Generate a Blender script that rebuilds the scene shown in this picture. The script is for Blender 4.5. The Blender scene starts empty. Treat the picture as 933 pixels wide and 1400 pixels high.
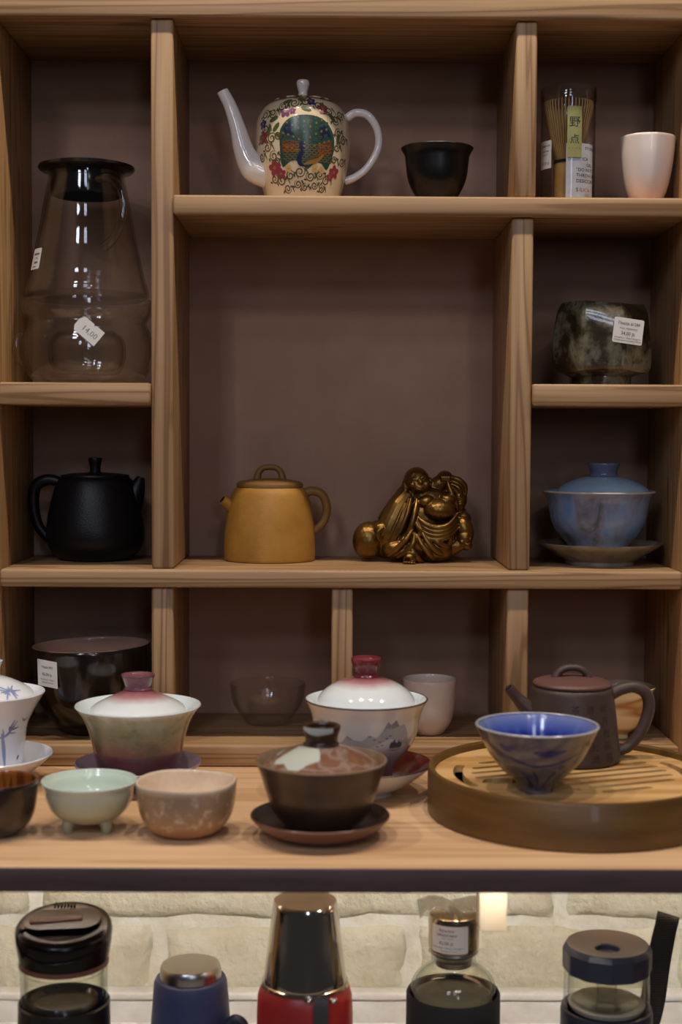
import bpy, bmesh, math, random
from mathutils import Vector, Matrix
random.seed(7)
S = bpy.context.scene
COL = S.collection
PI = math.pi

# ---------------------------------------------------------------- camera, world, lights, exposure
cam_d = bpy.data.cameras.new('camera')
cam = bpy.data.objects.new('camera', cam_d)
COL.objects.link(cam)
CB, CA, CR = .0533, .0079, .0052            # pitch down, yaw, roll
fw = Vector((math.sin(CA)*math.cos(CB), math.cos(CA)*math.cos(CB), -math.sin(CB)))
rt = Vector((math.cos(CA), -math.sin(CA), 0))
up = rt.cross(fw)
rt2 = math.cos(CR)*rt + math.sin(CR)*up
up2 = -math.sin(CR)*rt + math.cos(CR)*up
cam.matrix_world = Matrix(((rt2.x, up2.x, -fw.x, .1655), (rt2.y, up2.y, -fw.y, -1.3126), (rt2.z, up2.z, -fw.z, .0745), (0, 0, 0, 1)))
cam_d.sensor_fit = 'VERTICAL'
cam_d.sensor_height = 36
cam_d.lens = 1944/1400*36
cam_d.clip_start = .02
cam_d.dof.use_dof = True
cam_d.dof.focus_distance = 1.36
cam_d.dof.aperture_fstop = 4.6
S.camera = cam
S.cycles.transparent_max_bounces = 48        # many layers of clear glass stand behind one another

W = bpy.data.worlds.new('room_light'); S.world = W
W.use_nodes = True
W.node_tree.nodes['Background'].inputs[0].default_value = (.50, .46, .46, 1)
W.node_tree.nodes['Background'].inputs[1].default_value = .06

def lamp(name, kind, loc, target, power, color, **kw):
    d = bpy.data.lights.new(name, kind)
    d.energy = power; d.color = color
    for k, v in kw.items(): setattr(d, k, v)
    o = bpy.data.objects.new(name, d); COL.objects.link(o)
    o.location = loc
    o.rotation_euler = (Vector(target)-Vector(loc)).to_track_quat('-Z', 'Y').to_euler()
    return o
WARM = (1, .87, .71)
# warm ceiling spots over the counter, a second row further into the room
for i, (x, y, z, p) in enumerate(((-.55, -.40, 1.45, 23), (-.02, -.38, 1.45, 23), (.40, -.38, 1.45, 23), (.95, -.40, 1.45, 23))):
    lamp('ceiling_spot', 'SPOT', (x, y, z), (.5*x+.09, -.10, -.23), p, WARM, spot_size=1.5, spot_blend=.6, shadow_soft_size=.022)
for x, y, z, p in ((-.7, -2.3, 1.45, 9), (.75, -2.5, 1.45, 9)):
    lamp('room_spot', 'SPOT', (x, y, z), (.17, 0, -.2), p, WARM, spot_size=1.2, spot_blend=.7, shadow_soft_size=.05)
# daylight: two windows in the far wall of the shop behind the camera
for x, p in ((-.85, 6.6), (.30, 2.6)):
    for z in (1.40, 1.95, 2.50):                 # tall windows, three panes each
        lamp('window_daylight', 'AREA', (x, -3.3, z), (.1, 0, 0), p, (.70, .78, 1), shape='RECTANGLE', size=.42, size_y=.26)
lamp('window_daylight', 'AREA', (.9, -4.2, .8), (.1, 0, 0), 9, (.70, .78, 1), shape='RECTANGLE', size=.4, size_y=.9)
S.view_settings.view_transform = 'Standard'
S.view_settings.look = 'None'
S.view_settings.gamma = 1
S.view_settings.use_curve_mapping = False
S.view_settings.exposure = 0

# ---------------------------------------------------------------- materials
def lin(c):
    o = []
    for v in c[:3]:
        v = v/255
        o.append(v/12.92 if v <= .04045 else ((v+.055)/1.055)**2.4)
    return (*o, 1)

class NT:
    def __init__(s, name):
        s.m = bpy.data.materials.new(name); s.m.use_nodes = True
        s.t = s.m.node_tree; s.n = s.t.nodes
        s.b = s.n['Principled BSDF']; s.out = s.n['Material Output']
    def new(s, ty, **kw):
        n = s.n.new(ty)
        for k, v in kw.items(): setattr(n, k, v)
        return n
    def ln(s, a, b): s.t.links.new(a, b)
    def mapped(s, scale=(1, 1, 1), rand=False):
        tc = s.new('ShaderNodeTexCoord'); mp = s.new('ShaderNodeMapping')
        mp.inputs['Scale'].default_value = scale
        s.ln(tc.outputs['Object'], mp.inputs['Vector'])
        if rand:
            oi = s.new('ShaderNodeObjectInfo'); mu = s.new('ShaderNodeMath', operation='MULTIPLY'); mu.inputs[1].default_value = 37
            s.ln(oi.outputs['Random'], mu.inputs[0]); s.ln(mu.outputs[0], mp.inputs['Location'])
        return mp.outputs[0]
    def noise(s, vec, scale, detail=3, rough=.5, dist=0):
        n = s.new('ShaderNodeTexNoise')
        n.inputs['Scale'].default_value = scale; n.inputs['Detail'].default_value = detail
        n.inputs['Roughness'].default_value = rough; n.inputs['Distortion'].default_value = dist
        s.ln(vec, n.inputs['Vector']); return n.outputs['Fac']
    def ramp(s, fac, stops, interp='LINEAR'):
        r = s.new('ShaderNodeValToRGB'); r.color_ramp.interpolation = interp
        e = r.color_ramp.elements
        while len(e) < len(stops): e.new(.5)
        for i, (p, c) in enumerate(stops):
            e[i].position = p; e[i].color = lin(c) if not isinstance(c, float) else (c, c, c, 1)
        s.ln(fac, r.inputs[0]); return r.outputs[0]
    def mix(s, fac, a, b, mode='MIX'):
        m = s.new('ShaderNodeMix', data_type='RGBA', blend_type=mode)
        for sock, v in ((m.inputs[0], fac), (m.inputs[6], a), (m.inputs[7], b)):
            if isinstance(v, (int, float)): sock.default_value = v
            elif isinstance(v, tuple): sock.default_value = lin(v)
            else: s.ln(v, sock)
        return m.outputs[2]
    def math(s, op, a, b=0.):
        m = s.new('ShaderNodeMath', operation=op)
        for sock, v in ((m.inputs[0], a), (m.inputs[1], b)):
            if isinstance(v, (int, float)): sock.default_value = v
            else: s.ln(v, sock)
        return m.outputs[0]
    def bump(s, h, strength=.3, dist=.001):
        b = s.new('ShaderNodeBump'); b.inputs['Strength'].default_value = strength; b.inputs['Distance'].default_value = dist
        s.ln(h, b.inputs['Height']); s.ln(b.outputs[0], s.b.inputs['Normal'])

def M(name, col, rough=.5, metal=0., col2=None, nscale=40, nst=(1, 1, 1), lo=.35, hi=.65, bump=0, bscale=300, bst=(1, 1, 1), coat=0, zramp=None, zn=0, spec=.5, bdist=.0006):
    t = NT(name); b = t.b
    b.inputs['Roughness'].default_value = rough; b.inputs['Metallic'].default_value = metal
    b.inputs['Coat Weight'].default_value = coat; b.inputs['Coat Roughness'].default_value = .06
    b.inputs['Specular IOR Level'].default_value = spec
    b.inputs['Base Color'].default_value = lin(col)
    cur = None
    if zramp:                                   # glaze that changes with height on the pot
        tc = t.new('ShaderNodeTexCoord'); sx = t.new('ShaderNodeSeparateXYZ'); t.ln(tc.outputs['Object'], sx.inputs[0])
        z0, z1 = zramp[0][0], zramp[-1][0]
        z = sx.outputs[2]
        if zn:
            nz = t.noise(t.mapped((1, 1, .6)), 60, 3)
            z = t.math('ADD', z, t.math('MULTIPLY', t.math('SUBTRACT', nz, .5), zn*.001))
        f = t.math('DIVIDE', t.math('SUBTRACT', z, z0*.001), (z1-z0)*.001)
        cur = t.ramp(f, [((a-z0)/(z1-z0), c) for a, c in zramp])
    if col2:
        n = t.noise(t.mapped(nst, True), nscale, 5, .6)
        f = t.ramp(n, [(lo, 0.), (hi, 1.)])
        cur = t.mix(f, cur if cur is not None else col, col2)
    if cur is not None: t.ln(cur, b.inputs['Base Color'])
    if bump:
        t.bump(t.noise(t.mapped(bst), bscale, 4), bump, bdist)
    return t.m

def wood(name, axis, base, dark, pale, dens=9, rough=.5):
    t = NT(name); b = t.b
    st = {'X': (1.1, 34, 34), 'Z': (34, 34, 1.1), 'Y': (34, 1.1, 34)}[axis]
    v = t.mapped(st, True)
    n = t.noise(v, 1.0, 2, .45, .35)
    s = t.math('SINE', t.math('MULTIPLY', n, dens*6.28))
    g = t.ramp(t.math('ADD', t.math('MULTIPLY', s, .5), .5), [(.15, 0.), (.95, 1.)])
    c = t.mix(g, pale, base)
    line = t.ramp(t.math('ADD', t.math('MULTIPLY', s, .5), .5), [(.86, 0.), (.98, 1.)])
    c = t.mix(t.math('MULTIPLY', line, .62), c, dark)
    st2 = {'X': (8, 420, 420), 'Z': (420, 420, 8), 'Y': (420, 8, 420)}[axis]
    fi = t.noise(t.mapped(st2, True), 1, 3)
    c = t.mix(t.math('MULTIPLY', t.ramp(fi, [(.35, 0.), (.75, 1.)]), .28), c, dark)
    big = t.noise(t.mapped((5, 5, 5), True), 1, 2)
    c = t.mix(t.math('MULTIPLY', t.ramp(big, [(.35, 0.), (.7, 1.)]), .22), c, dark)
    # knots
    vo = t.new('ShaderNodeTexVoronoi'); vo.inputs['Scale'].default_value = 1
    t.ln(t.mapped({'X': (5, 16, 16), 'Z': (16, 16, 5), 'Y': (16, 5, 16)}[axis], True), vo.inputs['Vector'])
    k = t.ramp(vo.outputs['Distance'], [(.05, 1.), (.11, 0.)])
    c = t.mix(t.math('MULTIPLY', k, .6), c, (88, 52, 28))
    t.ln(c, b.inputs['Base Color'])
    b.inputs['Roughness'].default_value = rough
    t.bump(t.math('ADD', fi, t.math('MULTIPLY', s, .25)), .25, .0004)
    return t.m

def thin_glass(name, tint=(253, 253, 252), edge=(226, 226, 222), refl=.06, rough=.02, base=.045):
    t = NT(name); t.n.remove(t.b)
    lw = t.new('ShaderNodeLayerWeight'); lw.inputs['Blend'].default_value = .35
    tr = t.new('ShaderNodeBsdfTransparent'); gl = t.new('ShaderNodeBsdfGlossy'); gl.inputs['Roughness'].default_value = rough
    t.ln(t.mix(t.ramp(lw.outputs['Facing'], [(.35, 0.), (1., 1.)]), tint, edge), tr.inputs[0])
    lw2 = t.new('ShaderNodeLayerWeight'); lw2.inputs['Blend'].default_value = .5
    fac = t.math('ADD', t.math('MULTIPLY', t.math('POWER', lw2.outputs['Facing'], 3.2), .6), base)
    mx = t.new('ShaderNodeMixShader'); t.ln(fac, mx.inputs[0]); t.ln(tr.outputs[0], mx.inputs[1]); t.ln(gl.outputs[0], mx.inputs[2])
    t.ln(mx.outputs[0], t.out.inputs[0])
    return t.m

PB, PD, PP = (164, 128, 89), (116, 82, 50), (182, 147, 107)
WX = wood('pine_along', 'X', PB, PD, PP)
WZ = wood('pine_upright', 'Z', PB, PD, PP)
WY = wood('pine_side', 'Z', (170, 130, 86), (130, 90, 54), (184, 146, 102))
WT = wood('beech_top', 'X', (220, 178, 136), (194, 150, 108), (228, 190, 150), 5, .42)
PANEL = M('mauve_board', (168, 134, 109), .75, col2=(154, 119, 95), nscale=8, bump=.35, bscale=900, bst=(1, 1, .25))
EDGE = M('dark_edge_band', (86, 66, 66), .5, col2=(74, 56, 56), nscale=60, nst=(.3, 3, 3))
BRICK = M('painted_brick', (210, 208, 188), .85, col2=(194, 188, 164), nscale=22, bump=1., bscale=90, bdist=.005)
MORTAR = M('white_mortar', (226, 226, 216), .9, col2=(206, 204, 188), nscale=30, bump=.8, bscale=130, bdist=.002)
WHITEP = M('white_paint', (232, 232, 228), .5, col2=(214, 212, 206), nscale=30, bump=.1)
PAPER = M('label_paper', (236, 232, 226), .6)
INK = M('black_ink', (28, 26, 28), .6)
INK2 = M('grey_ink', (92, 88, 92), .6)
REDINK = M('red_ink', (176, 92, 70), .6)
PEN = M('blue_pen', (96, 92, 128), .6)
GLASS = thin_glass('clear_glass')
GLASSB = thin_glass('bottle_glass', (252, 253, 250), (205, 207, 198), base=.03)
STEEL = M('polished_steel', (205, 200, 192), .12, 1)
STEELB = M('brushed_steel', (196, 190, 180), .3, 1, bump=.1, bscale=60, bst=(1, 1, 20))
BLACKP = M('black_plastic', (14, 13, 14), .24, spec=.3)
RUBBER = M('black_rubber', (20, 20, 22), .7)

# ---------------------------------------------------------------- mesh helpers (millimetres in, metres out)
def link(name, me, parent=None, loc=(0, 0, 0)):
    o = bpy.data.objects.new(name, me); COL.objects.link(o)
    o.location = loc
    if parent: o.parent = parent
    return o
def finish(name, bm, mats, parent=None, loc=(0, 0, 0), smooth=True, angle=38):
    me = bpy.data.meshes.new(name)
    bmesh.ops.recalc_face_normals(bm, faces=bm.faces) if smooth != 'keep' else None
    bm.to_mesh(me); bm.free()
    for m in (mats if isinstance(mats, (list, tuple)) else [mats]): me.materials.append(m)
    if smooth:
        me.shade_smooth(); me.set_sharp_from_angle(angle=math.radians(angle))
    return link(name, me, parent, loc)
def thing(name, label, cat, loc, rz=0, group=None):
    o = bpy.data.objects.new(name, None); COL.objects.link(o)
    o.empty_display_size = .02
    o.location = loc; o.rotation_euler = (0, 0, rz)
    return tag(o, label, cat, group)
def tag(o, label, cat, group=None):
    o['label'] = label; o['category'] = cat
    if group: o['group'] = group
    return o
def struct(o): o['kind'] = 'structure'; return o

def cr(pts, n=5):
    """Catmull-Rom through 2-D or 3-D points"""
    P = [Vector(p) for p in pts]; out = []
    for i in range(len(P)-1):
        a = P[i-1] if i else P[i]*2-P[1]; b = P[i]; c = P[i+1]; d = P[i+2] if i+2 < len(P) else P[i+1]*2-P[i]
        for k in range(n):
            t = k/n
            out.append(.5*((2*b)+(c-a)*t+(2*a-5*b+4*c-d)*t*t+(3*b-a-3*c+d)*t**3))
    out.append(P[-1])
    return [tuple(p) for p in out]
def lathe(prof, seg=72, mi=None, bm=None, off=(0, 0, 0), shape=None, capends=False):
    bm = bm or bmesh.new()
    rings = []
    for j, (r, z) in enumerate(prof):
        if r < 1e-4: rings.append([bm.verts.new((off[0]*.001, off[1]*.001, (z+off[2])*.001))])
        else:
            ring = []
            for i in range(seg):
                a = 2*PI*i/seg
                x, y, zz = r*math.cos(a), r*math.sin(a), z
                if shape: x, y, zz = shape(x, y, zz, a)
                ring.append(bm.verts.new(((x+off[0])*.001, (y+off[1])*.001, (zz+off[2])*.001)))
            rings.append(ring)
    for j in range(len(rings)-1):
        A, B = rings[j], rings[j+1]
        for i in range(seg):
            k = (i+1) % seg
            if len(A) == 1 and len(B) == 1: break
            if len(A) == 1: f = bm.faces.new((A[0], B[i], B[k]))
            elif len(B) == 1: f = bm.faces.new((A[i], B[0], A[k]))
            else: f = bm.faces.new((A[i], B[i], B[k], A[k]))
            if mi: f.material_index = mi[j] if j < len(mi) else mi[-1]
    if capends:
        for ring in (rings[0], rings[-1]):
            if len(ring) > 2: bm.faces.new(ring)
    return bm
def vessel(outer, t, zf, n=4, foot=None):
    """closed bowl profile: outer wall bottom to rim, rounded lip, inner wall back down to the inside floor at zf"""
    o = [tuple(p) for p in cr(outer, n)] if n else list(outer)
    ins = [(max(r-t, .5), z) for r, z in reversed(o) if z > zf+t*.6]
    rl, zl = o[-1]
    prof = [(0, foot[1] if foot else o[0][1])]
    if foot: prof += [(foot[0], foot[1]), (foot[0]+.3, o[0][1])]
    k = len(prof)
    prof += o + [(rl-t*.25, zl+t*.4), (rl-t*.75, zl+t*.4)]
    k2 = len(prof)
    prof += ins
    rb = ins[-1][0]
    prof += [(rb*.8, zf+t*.15), (rb*.45, zf), (0, zf)]
    return prof, k2-2           # k2-2: index of the first inner segment
def lathe_split(prof, k, **kw):
    return lathe(prof, mi=[0]*k+[1], **kw)
def tube(pts, radii, seg=16, bm=None, flat=1., caps=True, n=6, up0=None, mi=0, s=.001):
    """swept tube through points (mm), radius per point, flat = squash of the second axis"""
    bm = bm or bmesh.new()
    P4 = cr([(p[0], p[1], p[2]) for p in pts], n)
    if isinstance(radii, (int, float)): radii = [radii]*len(pts)
    R = []
    for i in range(len(radii)-1):
        for k in range(n): R.append(radii[i]+(radii[i+1]-radii[i])*k/n)
    R.append(radii[-1])
    P = [Vector(p) for p in P4]
    u = Vector(up0) if up0 else None
    rings = []
    for i, p in enumerate(P):
        d = (P[min(i+1, len(P)-1)]-P[max(i-1, 0)]).normalized()
        if u is None:
            u = Vector((0, 1, 0)) if abs(d.y) < .9 else Vector((1, 0, 0))
        u = (u-d*u.dot(d)).normalized(); v = d.cross(u)
        rings.append([bm.verts.new((p+(u*math.cos(a)*flat+v*math.sin(a))*R[i])*s) for a in [2*PI*k/seg for k in range(seg)]])
    for A, B in zip(rings, rings[1:]):
        for i in range(seg):
            f = bm.faces.new((A[i], A[(i+1) % seg], B[(i+1) % seg], B[i])); f.material_index = mi
    if caps:
        for r in (rings[0], rings[-1]):
            f = bm.faces.new(r); f.material_index = mi
    return bm
def box(lo, hi, bev=0, bm=None, seg=2):
    bm2 = bmesh.new()
    bmesh.ops.create_cube(bm2, size=1)
    for v in bm2.verts:
        v.co = Vector([lo[i]+(v.co[i]+.5)*(hi[i]-lo[i]) for i in range(3)])
    if bev: bmesh.ops.bevel(bm2, geom=bm2.edges[:], offset=bev, segments=seg, profile=.5, affect='EDGES')
    if bm is None: return bm2
    me = bpy.data.meshes.new('t'); bm2.to_mesh(me); bm2.free(); bm.from_mesh(me); bpy.data.meshes.remove(me)
    return bm
def board(name, lo, hi, mat, parent, bev=.002):
    """a board whose object origin sits at its middle, so the grain runs through it"""
    c = [(a+b)/2 for a, b in zip(lo, hi)]
    bm = box([a-m for a, m in zip(lo, c)], [b-m for b, m in zip(hi, c)], bev)
    return finish(name, bm, mat, parent, c, angle=50)

# ---- flat print laid on curved glaze
class Wall:
    """maps (x, z) in mm on the front of a lathed wall to 3-D; x is measured along the arc"""
    def __init__(s, outer, R, n=4, eps=.18, turn=0):
        s.p = sorted([(z, r) for r, z in (cr(outer, n) if n else outer)]); s.R = R; s.eps = eps; s.turn = turn
    def r(s, z):
        p = s.p
        if z <= p[0][0]: return p[0][1]
        for (z0, r0), (z1, r1) in zip(p, p[1:]):
            if z <= z1: return r0+(r1-r0)*(z-z0)/max(z1-z0, 1e-6)
        return p[-1][1]
    def __call__(s, x, z):
        a = x/s.R+s.turn; r = s.r(z)+s.eps
        return Vector((r*math.sin(a), -r*math.cos(a), z))*.001
class Dome:
    """maps plan (x, y) in mm to the top of a lathed dome"""
    def __init__(s, prof, n=4, eps=.2):
        s.p = sorted(cr(prof, n)); s.eps = eps
    def __call__(s, x, y):
        r = math.hypot(x, y); p = s.p; z = p[0][1]
        for (r0, z0), (r1, z1) in zip(p, p[1:]):
            if r0 <= r <= r1: z = z0+(z1-z0)*(r-r0)/max(r1-r0, 1e-6); break
        else:
            if r > p[-1][0]: z = p[-1][1]
        return Vector((x, y, z+s.eps))*.001
class Plane3:
    """maps (x, z) in mm to a flat label: origin, right vector, up vector"""
    def __init__(s, o, r, u): s.o, s.ri, s.u = Vector(o), Vector(r).normalized(), Vector(u).normalized()
    def __call__(s, x, z): return (s.o+s.ri*x+s.u*z)*.001
class Decal:
    def __init__(s, fn): s.bm = bmesh.new(); s.fn = fn
    def _put(s, b2):
        for v in b2.verts: v.co = s.fn(v.co.x, v.co.y)
        me = bpy.data.meshes.new('t'); b2.to_mesh(me); b2.free(); s.bm.from_mesh(me); bpy.data.meshes.remove(me)
    def poly(s, pts, mi=0, cuts=0):
        b2 = bmesh.new()
        f = b2.faces.new([b2.verts.new((x, y, 0)) for x, y in pts])
        r = bmesh.ops.triangulate(b2, faces=[f])
        if cuts: bmesh.ops.subdivide_edges(b2, edges=b2.edges[:], cuts=cuts, use_grid_fill=True)
        for f in b2.faces: f.material_index = mi
        s._put(b2); return s
    def fan(s, pts, mi=0, rings=5):
        """convex-ish shape filled from its centre in rings, follows curvature well"""
        cx = sum(p[0] for p in pts)/len(pts); cy = sum(p[1] for p in pts)/len(pts)
        b2 = bmesh.new(); prev = None
        c = b2.verts.new((cx, cy, 0))
        for k in range(1, rings+1):
            t = k/rings
            ring = [b2.verts.new((cx+(x-cx)*t, cy+(y-cy)*t, 0)) for x, y in pts]
            m = len(ring)
            for i in range(m):
                j = (i+1) % m
                f = b2.faces.new((c, ring[i], ring[j]) if prev is None else (prev[i], ring[i], ring[j], prev[j]))
                f.material_index = mi
            prev = ring
        s._put(b2); return s
    def patch(s, x0, z0, x1, z1, r=1., step=1.2, mi=0):
        """rounded rectangle laid in narrow columns, for wrapping round tight curves"""
        b2 = bmesh.new(); n = max(4, int((x1-x0)/step)); pr = None
        xs = sorted(set([x0+(x1-x0)*i/n for i in range(n+1)]+[x0+r*.15, x0+r*.5, x1-r*.5, x1-r*.15]))
        for x in xs:
            e = min(x-x0, x1-x); c = r-math.sqrt(max(r*r-(r-e)**2, 0)) if e < r else 0
            m = 6; row = [b2.verts.new((x, z0+c+(z1-z0-2*c)*j/m, 0)) for j in range(m+1)]
            if pr:
                for j in range(m): b2.faces.new((pr[j], row[j], row[j+1], pr[j+1])).material_index = mi
            pr = row
        s._put(b2); return s
    def ell(s, x, y, a, b, rot=0, mi=0, n=14, rings=2):
        c, q = math.cos(rot), math.sin(rot)
        return s.fan([(x+a*math.cos(t)*c-b*math.sin(t)*q, y+a*math.cos(t)*q+b*math.sin(t)*c) for t in [2*PI*i/n for i in range(n)]], mi, rings)
    def stroke(s, pts, w, mi=0, n=4, taper=True):
        P = cr(pts, n) if n else pts
        b2 = bmesh.new(); L = len(P); pr = None
        for i, p in enumerate(P):
            a, b = P[max(i-1, 0)], P[min(i+1, L-1)]
            dx, dy = b[0]-a[0], b[1]-a[1]; d = math.hypot(dx, dy) or 1
            k = w/2*((1-.75*abs(2*i/(L-1)-1)**2) if taper else 1)
            q = (b2.verts.new((p[0]-dy/d*k, p[1]+dx/d*k, 0)), b2.verts.new((p[0]+dy/d*k, p[1]-dx/d*k, 0)))
            if pr: b2.faces.new((pr[0], pr[1], q[1], q[0])).material_index = mi
            pr = q
        s._put(b2); return s
    def spiral(s, x, y, r, turns=1.6, start=0, d=1, w=.7, mi=0):
        n = int(12*turns)
        pts = [(x+r*(1-.85*i/n)*math.cos(start+d*2*PI*turns*i/n), y+r*(1-.85*i/n)*math.sin(start+d*2*PI*turns*i/n)) for i in range(n+1)]
        return s.stroke(pts, w, mi, 2)
    def text(s, txt, x, y, size, mi=0, align='CENTER', rot=0, squeeze=1.):
        cu = bpy.data.curves.new('t', 'FONT'); cu.body = txt; cu.size = size; cu.align_x = align; cu.resolution_u = 2
        o = bpy.data.objects.new('t', cu); COL.objects.link(o)
        dg = bpy.context.evaluated_depsgraph_get()
        me = bpy.data.meshes.new_from_object(o.evaluated_get(dg))
        b2 = bmesh.new(); b2.from_mesh(me)
        c, q = math.cos(rot), math.sin(rot)
        for v in b2.verts:
            a, b = v.co.x*squeeze, v.co.y
            v.co = (x+a*c-b*q, y+a*q+b*c, 0)
        for f in b2.faces: f.material_index = mi
        bpy.data.meshes.remove(me); bpy.data.objects.remove(o); bpy.data.curves.remove(cu)
        s._put(b2); return s
    def done(s, name, mats, parent):
        return finish(name, s.bm, mats, parent, smooth='keep', angle=60)
def rrect(x0, y0, x1, y1, r, n=4):
    o = []
    for cx, cy, a0 in ((x1-r, y1-r, 0), (x0+r, y1-r, 90), (x0+r, y0+r, 180), (x1-r, y0+r, 270)):
        for i in range(n+1):
            a = math.radians(a0+90*i/n); o.append((cx+r*math.cos(a), cy+r*math.sin(a)))
    return o
def rot2(pts, a, c=(0, 0)):
    k, q = math.cos(a), math.sin(a)
    return [(c[0]+(x-c[0])*k-(y-c[1])*q, c[1]+(x-c[0])*q+(y-c[1])*k) for x, y in pts]
# ---------------------------------------------------------------- the setting
WY0 = .178                      # face of the bricks
FZ = -.580
bm = box((-1.6, WY0+.006, FZ), (2.0, WY0+.10, 1.2))
wall = struct(finish('wall_back', bm, MORTAR, smooth=False))
def brick(x0, x1, z0, z1, seed):
    x0, x1 = [.1655+(q-.1655)*1.0068 for q in (x0, x1)]; z0, z1 = [.0745+(q-.0745)*1.0068 for q in (z0, z1)]
    rnd = random.Random(seed)
    nx, nz = 16, 6
    bm = bmesh.new(); g = []
    cx, cz = (x0+x1)/2, (z0+z1)/2
    ph = [rnd.uniform(0, 6) for _ in range(6)]
    for j in range(nz+1):
        row = []
        for i in range(nx+1):
            u, v = i/nx, j/nz
            x, z = x0+(x1-x0)*u, z0+(z1-z0)*v
            e = min(u*(x1-x0), (1-u)*(x1-x0), v*(z1-z0), (1-v)*(z1-z0))
            x += .0022*math.sin(9*v+ph[0])*(1 if 0 < u < 1 else .9); z += .0022*math.sin(11*u+ph[1])+.001*math.sin(31*u+ph[2])
            y = WY0+(.0065 if e < 1e-6 else .0) - .0016*math.sin(6*u+ph[3])*math.sin(4*v+ph[4]) - rnd.uniform(0, .0016)
            row.append(bm.verts.new((x-cx, y-WY0, z-cz)))
        g.append(row)
    for j in range(nz):
        for i in range(nx): bm.faces.new((g[j][i], g[j][i+1], g[j+1][i+1], g[j+1][i]))
    # back edge so that the brick is a solid stub in the mortar
    ring = g[0]+[r[-1] for r in g[1:]]+g[-1][-2::-1]+[r[0] for r in g[-2:0:-1]]
    low = [bm.verts.new((v.co.x, .02, v.co.z)) for v in ring]
    m = len(ring)
    for i in range(m): bm.faces.new((ring[i], low[i], low[(i+1) % m], ring[(i+1) % m]))
    bm.faces.new(low)
    return finish('brick', bm, BRICK, wall, (cx, WY0, cz), angle=70)
JA = [-.0137, .2561, .5321]; JB = [-.1441, .1333, .4123]
rowsz = [(-.520, -.4465, 'A'), (-.4355, -.365, 'B'), (-.353, -.283, 'A'), (-.271, -.201, 'B')]
for ri, (z0, z1, k) in enumerate(rowsz):
    J = JA if k == 'A' else JB
    J = [J[0]-.285*2, J[0]-.285]+J+[J[2]+.285, J[2]+.57]
    for a, b in zip(J, J[1:]):
        brick(a+.0085, b-.0085, z0, z1, int(ri*50+a*1000))
bm = box((-1.6, WY0-.012, FZ), (2.0, WY0+.004, -.5225), .0015)
bb = struct(finish('baseboard_back', bm, WHITEP))
bm = box((-1.6, WY0-.016, -.5228), (2.0, WY0+.004, -.514), .003, seg=3)
finish('bead', bm, WHITEP, bb)
bm = box((-1.6, WY0-.015, FZ), (2.0, WY0-.011, -.5478), .001)
finish('lower_strip', bm, WHITEP, bb)
bm = box((-1.6, -1.0, FZ-.03), (2.0, WY0+.01, FZ))
struct(finish('floor', bm, M('grey_ledge', (150, 140, 128), .6, col2=(132, 122, 110), nscale=10), smooth=False))

# ---------------------------------------------------------------- counter (table) under the shelf unit
TZ = -.2344
tab = thing('display_counter', 'long beech counter with a dark front edge that carries the shelf unit and tea ware', 'table', (.17, 0, FZ))
T0 = Vector((.17, 0, FZ))
def rel(lo, hi, o): return [a-b for a, b in zip(lo, o)], [a-b for a, b in zip(hi, o)]
def tboard(name, lo, hi, mat, bev=.0015):
    a, b = rel(lo, hi, T0); return board(name, a, b, mat, tab, bev)
tboard('counter_top', (-.62, -.3078, TZ-.0178), (.96, WY0-.009, TZ), WT)
tboard('edge_strip', (-.62, -.3096, TZ-.0180), (.96, -.3078, TZ-.0006), EDGE, .0005)['label'] = 'dark brown front edge'
for x in (-.60, .92): tboard('side_panel', (x, -.27, FZ), (x+.02, WY0-.03, TZ-.0178), WZ)
FILL = NT('added_fill_emitter'); FILL.b.inputs['Emission Color'].default_value = (1, .97, .91, 1); FILL.b.inputs['Emission Strength'].default_value = 74  # glow of the two lamps added out of sight under the counter
FILL_METAL = M('fill_lamp_metal', (120, 116, 110), .4, .8)
ls = tboard('added_fill_rail', (-.5, -.146, TZ-.0262), (.84, -.140, TZ-.0179), FILL_METAL, .0008); ls['label'] = 'slim unseen lamp rail added under the counter to brighten the bricks'  # added unseen rail, lights up the brick wall
a, b = rel((-.49, -.1400, TZ-.0260), (.83, -.1394, TZ-.0185), ls.location+T0)
finish('added_fill_strip', box(a, b), FILL.m, ls, smooth=False)
pk = tboard('added_fill_puck', (.268, -.290, TZ-.0238), (.318, -.284, TZ-.0179), FILL_METAL, .0008)  # added unseen lamp, brightens the hanging wooden block
a, b = rel((.270, -.2840, TZ-.0237), (.316, -.2834, TZ-.0185), pk.location+T0)
finish('lens', box(a, b), FILL.m, pk, smooth=False)  # glowing face of the added lamp
br = tboard('bracket', (.2822, -.236, -.3065), (.3036, -.214, TZ-.0178), M('pale_wood', (246, 230, 198), .5, col2=(238, 218, 184), nscale=60), .001)
br['label'] = 'pale square wooden block hanging under the counter'

# ---------------------------------------------------------------- shelf unit
D = .1564; BT = .0205; SB = .006
U0 = Vector((.17, 0, TZ))
unit = thing('shelf_unit', 'open pine shelf unit with square compartments and a mauve back panel', 'shelf', U0)
def ub(name, lo, hi, mat, bev=.0022):
    a, b = rel(lo, hi, U0); return board(name, a, b, mat, unit, bev)
XL, XR = -.1399, .4937
ZT, Z1T, Z1B, Z2T, Z2B, Z3T, Z3B, Z4T, Z4B, ZBT = .4539, .294, .2764, .1226, .1023, .1235, .1034, -.0496, -.0665, -.2135
PXL0, PXL1, PXR0, PXR1 = 0., .0206, .3321, .352
pn = ub('back_panel', (XL-BT+.001, D, TZ+.0004), (XR+BT-.001, D+.006, ZT+BT), PANEL, .0005)
pn['label'] = 'dull mauve back panel'
ub('top_board', (XL-BT, 0, ZT), (XR+BT, D-.0002, ZT+.0215), WX)
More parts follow.
